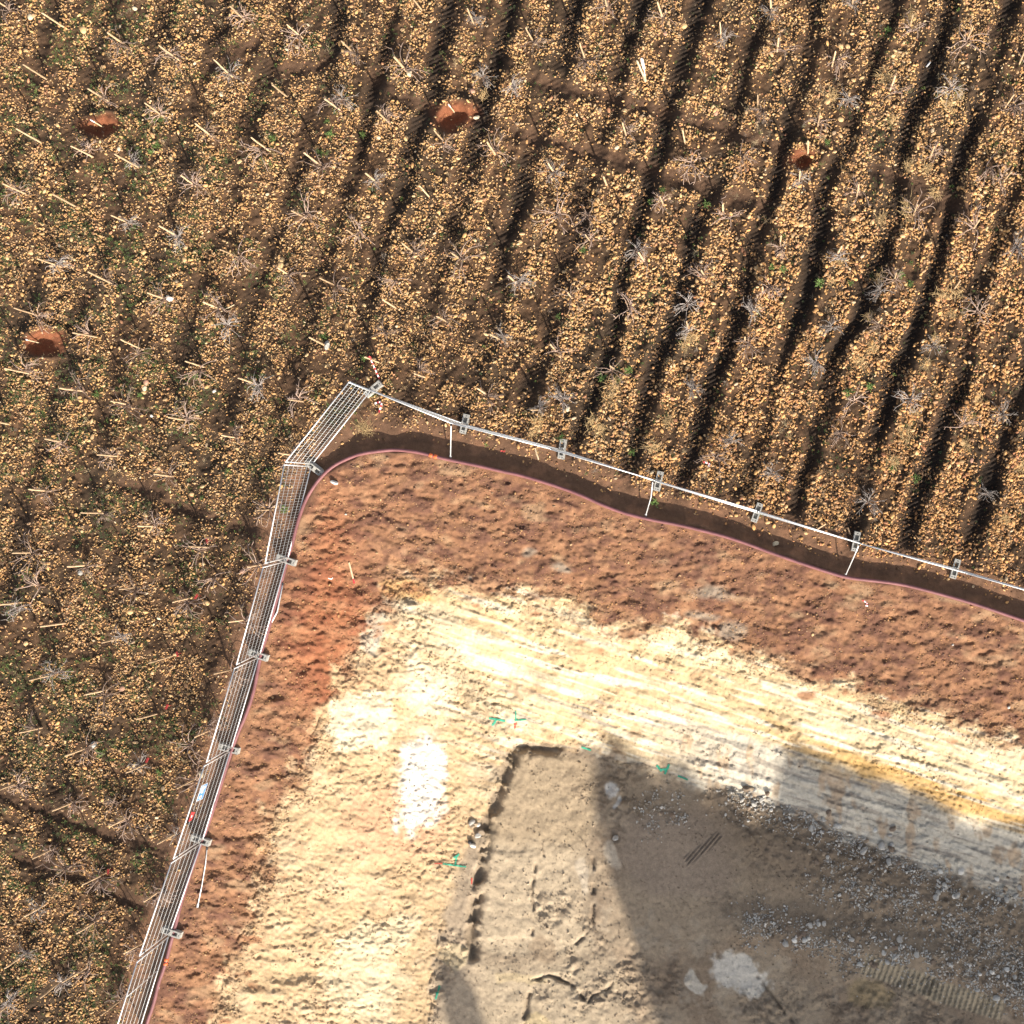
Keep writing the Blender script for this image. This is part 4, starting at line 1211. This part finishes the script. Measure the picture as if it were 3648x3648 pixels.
# ---- barrier tape and scraps
def ribbon(pts, wd, name, label, cat, mats, stripes=0, lift=.04):
    m = MB()
    P = [at(p[0], p[1], lift + (p[2] if len(p) > 2 else 0)) for p in pts]
    Q = []
    for a, b in zip(P[:-1], P[1:]):
        n = 4
        for i in range(n): Q.append(a.lerp(b, i / n))
    Q.append(P[-1])
    for i in range(len(Q) - 1):
        d = (Q[i + 1] - Q[i]).normalized(); s = Vector((-d.y, d.x, .4 * math.sin(i * 1.7))).normalized() * wd / 2
        d2 = (Q[min(i + 2, len(Q) - 1)] - Q[i + 1]); d2 = d2.normalized() if d2.length > 0 else d
        s2 = Vector((-d2.y, d2.x, .4 * math.sin((i + 1) * 1.7))).normalized() * wd / 2
        m.quad(Q[i] - s, Q[i] + s, Q[i + 1] + s2, Q[i + 1] - s2, (i // 2) % 2 if stripes else 0)
    o = m.build(name, mats, None, False, Q[0]); set_props(o, label, cat)
    sm = o.modifiers.new('thickness', 'SOLIDIFY'); sm.thickness = .004
    return o
ribbon([(1313, 1273, .9), (1322, 1284, .7), (1330, 1300, .5), (1338, 1318, .3), (1345, 1335, .1), (1352, 1350)], .045, 'barrier_tape', 'red and white barrier tape strung from a stake to the fence corner', 'tape', [M_signwhite, M_signred], 1)
ribbon([(1335, 1438), (1350, 1432), (1360, 1436), (1357, 1450), (1350, 1470)], .06, 'barrier_tape', 'crumpled red and white tape lying just below the fence corner', 'tape', [M_signwhite, M_signred], 1, .06)
ribbon([(1307, 1275, .95), (1315, 1270, 1.0), (1322, 1277, .9)], .06, 'barrier_tape', 'pink ribbon knotted at the top of the taped stake', 'tape', [M_tag], 0)
ribbon([(3072, 2138), (3085, 2146), (3090, 2152), (3084, 2160), (3092, 2158)], .05, 'plastic_scrap', 'bright pink plastic scraps on the red slope below the rightmost brace', 'litter', [M_tag, M_signwhite], 1, .04)
ribbon([(1783, 1606), (1795, 1609), (1800, 1605)], .05, 'plastic_scrap', 'small red scrap on the earth between fence and hose', 'litter', [M_tag], 0, .04)
ribbon([(2505, 1645), (2520, 1650), (2530, 1655), (2524, 1662)], .06, 'plastic_scrap', 'pink ribbon caught in a bare vine above the right-hand fence', 'litter', [M_tag, M_signwhite], 1, .15)
ribbon([(1170, 2440 - 380), (1180, 2064), (1186, 2058)], .03, 'plastic_scrap', 'small pale scrap on the red earth of the left rim', 'litter', [M_signwhite], 0, .04)

# ---- spray-painted setting-out marks on the marl
def paint(strokes, label, m, wd=.07):
    mb = MB(); c0 = None
    for pts in strokes:
        Q = []
        for a, b in zip(pts[:-1], pts[1:]):
            n = max(2, int(math.hypot(b[0] - a[0], b[1] - a[1]) / 4))
            for i in range(n): Q.append((a[0] + (b[0] - a[0]) * i / n, a[1] + (b[1] - a[1]) * i / n))
        Q.append(pts[-1])
        for i in range(len(Q) - 1):
            d = Vector((Q[i + 1][0] - Q[i][0], Q[i + 1][1] - Q[i][1])); d.normalize()
            k = wd / 2 * F / (CAMZ + 3.5) * (.7 + .5 * random.Random(i).random())
            s = Vector((-d.y, d.x)) * k
            a, b = Q[i], Q[i + 1]
            hh = .022
            mb.quad(at(a[0] - s.x, a[1] - s.y, hh), at(b[0] - s.x, b[1] - s.y, hh), at(b[0] + s.x, b[1] + s.y, hh), at(a[0] + s.x, a[1] + s.y, hh))
    c0 = mb.v[0].copy()
    o = mb.build('paint_mark', m, None, False, c0); set_props(o, label, 'paint mark')
    sm = o.modifiers.new('thickness', 'SOLIDIFY'); sm.thickness = .006
paint([[(1742, 2559), (1770, 2563), (1800, 2569)], [(1768, 2563), (1757, 2583), (1752, 2580)]], 'green sprayed mark shaped like a bent arrow at the foot of the white corner', M_green, .075)
paint([[(1837, 2533), (1838, 2566)], [(1833, 2566), (1875, 2564)]], 'thin green upright sprayed mark with a crossbar above a small red mark', M_green, .05)
paint([[(1836, 2578), (1834, 2596)], [(1830, 2580), (1842, 2577)]], 'small red sprayed mark below the upright green one', M_redmark, .05)
paint([[(2072, 2662), (2106, 2673)]], 'short green sprayed dash at the edge of the shade', M_green, .06)
paint([[(2340, 2727), (2357, 2748)], [(2355, 2742), (2378, 2740), (2384, 2723), (2368, 2758)]], 'green sprayed figure like a 4 at the foot of the shaded face', M_green, .08)
paint([[(2415, 2764), (2450, 2778)]], 'green sprayed dash right of the figure at the foot of the shaded face', M_green, .06)
paint([[(1578, 3077), (1618, 3083), (1660, 3088)], [(1621, 3083), (1626, 3055), (1636, 3042)], [(1616, 3056), (1636, 3043)]], 'green sprayed line with an upright stroke left of the levelled floor', M_green, .06)
paint([[(1548, 3076), (1576, 3076)]], 'faint red sprayed dash left of the long green line', M_redmark, .045)
paint([[(1681, 3128), (1680, 3150)]], 'small red sprayed stroke on the marl above the levelled floor', M_redmark, .05)
paint([[(1566, 3512), (1560, 3535), (1552, 3560)], [(1552, 3538), (1564, 3534)]], 'green sprayed stroke beside the small patch of shade at bottom', M_green, .06)

# ------------------------------------------------------------------ the larger rocks of the pit
ZONES = [('heap at the shadow tip', [(2640, 2800), (2765, 2885)], 11), ('heap at the foot of the shaded face', [(2880, 2890), (2990, 3090)], 13),
         ('row of boulders near the pale wall', [(3070, 2950), (3200, 3090)], 12), ('scatter in the dark slope at right', [(3335, 3090), (3475, 3200)], 9),
         ('heap by the right photo edge', [(3550, 3120), (3640, 3240)], 9), ('left end of the lower rubble belt', [(2740, 3280), (2970, 3375)], 13),
         ('middle of the lower rubble belt', [(3010, 3340), (3330, 3440)], 14), ('right end of the lower rubble belt', [(3470, 3440), (3640, 3560)], 11),
         ('cluster on the smooth dark floor', [(2350, 2860), (2400, 2915)], 6), ('rubble on the ditch edge', [(1655, 2930), (1720, 3060)], 6)]
rk = {}
for k, mm in (('pale grey', M_rockg), ('white', M_rockw), ('tan', M_rockt), ('brown', M_rockb)):
    rk[k] = [rock_mesh('rock', 1000 + i * 7 + len(k), mm, True, 2, (1, .82, .66)) for i in range(4)]
RANK = ['largest', 'second largest', 'third largest', 'fourth largest', 'fifth largest', 'sixth largest', 'seventh largest', 'eighth largest', 'ninth largest']
for zi, (zn, ((x0, y0), (x1, y1)), n) in enumerate(ZONES):
    r = random.Random(3000 + zi)
    sizes = sorted([r.uniform(.075, .17) * (1 if zi != 2 else 1.25) for _ in range(n)], reverse=True)
    cnt = {}
    for s_ in sizes:
        col = r.choices(['pale grey', 'white', 'tan', 'brown'], [5, 2, 3, 3])[0]
        x, y = r.uniform(x0, x1), r.uniform(y0, y1)
        o = bpy.data.objects.new('rock', r.choice(rk[col])); C.objects.link(o)
        o.location = at(x, y, s_ * .25); o.scale = (s_, s_, s_); o.rotation_euler = (r.uniform(-.3, .3), r.uniform(-.3, .3), r.uniform(0, 6.28))
        j = cnt.get(col, 0); cnt[col] = j + 1
        set_props(o, '%s %s angular rock in the %s' % (RANK[j], col, zn), 'rock', 'larger loose rocks in the pit')
block(2194, 2985, .16, .13, .10, 10, 'pale rounded boulder alone on the dark floor near the left edge of the shade', M_rockg, 'boulder', 21)
block(2658, 2810, .17, .14, .13, 10, 'brown round boulder at the left end of the shaded wall foot', M_rockb, 'boulder', 22)
block(2990, 3188, .09, .07, .07, 10, 'single bright white stone on the dark rubble slope', M_rockw, 'pale_stone', 23)
block(1685, 3012, .16, .10, .10, -40, 'pale slab of rock over a hole on the ditch edge', M_rockw, 'boulder', 24)
block(1676, 3000, .10, .12, .08, 40, 'dark grey rock over the hole on the ditch edge', M_clamp, 'boulder', 25)

# ------------------------------------------------------------------ trees south of the pit; in the photo only their shade is seen
SH = Vector((sunv.x, sunv.y, 0)).normalized()
def tree(px, py, pz, dist, crown_r, crown_h, label, seed, n=4200):
    tip = atz(px, py, pz)
    h = pz + dist * math.tan(SUN_EL)
    base = Vector((tip.x + SH.x * dist, tip.y + SH.y * dist, 0))
    base.z = float(H(np.array([NX + base.x * F / CAMZ]), np.array([NY - base.y * F / CAMZ]))[0])
    r = random.Random(seed)
    root = empty('shade_tree', base, label, 'tree', 'trees beyond the lower edge of the pit')
    top = h - base.z
    tb = MB(); tb.tube([Vector((0, 0, -.3)), Vector((.1, 0, top * .25)), Vector((-.05, .1, top * .55)), Vector((0, 0, top * .86))], [.36, .29, .2, .06], 10)
    for i in range(14):
        a = r.uniform(0, 6.28); z0 = top * r.uniform(.3, .75); L = crown_r * r.uniform(.5, .85)
        tb.tube([Vector((0, 0, z0)), Vector((math.cos(a) * L * .5, math.sin(a) * L * .5, z0 + L * .25)), Vector((math.cos(a) * L, math.sin(a) * L, z0 + L * .6))], [.12, .08, .03], 6)
    tb.build('trunk', M_treebark, root, True)
    cb = MB(); cz = top - crown_h * .5
    for i in range(n):
        for _ in range(20):
            p = Vector((r.uniform(-1, 1), r.uniform(-1, 1), r.uniform(-1, 1)))
            if p.length < 1 + .16 * mnoise.noise(p * 2.0 + Vector((seed, 0, 0))) - .06 and p.length > .35: break
        q = Vector((p.x * crown_r, p.y * crown_r, cz + p.z * crown_h * .5))
        d = Vector((r.gauss(0, 1), r.gauss(0, 1), r.gauss(0, 1))).normalized(); e = d.orthogonal().normalized(); f = d.cross(e)
        s_ = r.uniform(.16, .42)
        cb.quad(q - e * s_, q - f * s_ * .6, q + e * s_, q + f * s_ * .6)
    cb.build('crown', M_treeleaf, root)
tree(2165, 2650, -3.9, 52, 1.9, 8.0, 'broad dark tree beyond the pit casting the left lobe of the shade', 1)
tree(2610, 2790, -3.9, 54, 2.3, 10.0, 'dense tree beyond the pit closing the gap under the tallest shade lobe', 12)
tree(2420, 2735, -3.9, 53, 2.4, 10.0, 'tree beyond the pit whose shade fills the notch between two lobes', 2)
tree(2270, 3010, -4.1, 50, 2.0, 9.0, 'lower bushy tree beyond the pit whose shade borders the levelled floor', 8)
tree(2400, 3420, -4.1, 44, 1.9, 8.0, 'lowest bushy tree beyond the pit, its shade meeting the bottom edge', 9)
tree(2780, 2545, -2.9, 53, 2.0, 9.0, 'taller tree beyond the pit whose shade climbs highest up the pale face', 3)
tree(2990, 2640, -3.0, 52, 2.4, 9.0, 'tree beyond the pit just right of the tallest shade lobe', 4)
tree(3240, 2740, -3.0, 53, 2.6, 10.0, 'tree beyond the pit shading the right part of the pale face', 5)
tree(3520, 2830, -3.0, 52, 2.8, 10.0, 'rightmost tree beyond the pit shading the right edge of the floor', 6)
tree(2800, 3000, -4.3, 48, 3.2, 9.0, 'wide tree beyond the pit shading the middle of the dark floor', 10)
tree(3250, 3150, -4.3, 48, 3.2, 9.0, 'wide tree beyond the pit shading the lower rubble belt', 11)
tree(1590, 3470, -4.0, 46, .6, 2.0, 'small slender tree beyond the pit casting an isolated spot of shade', 7, 500)
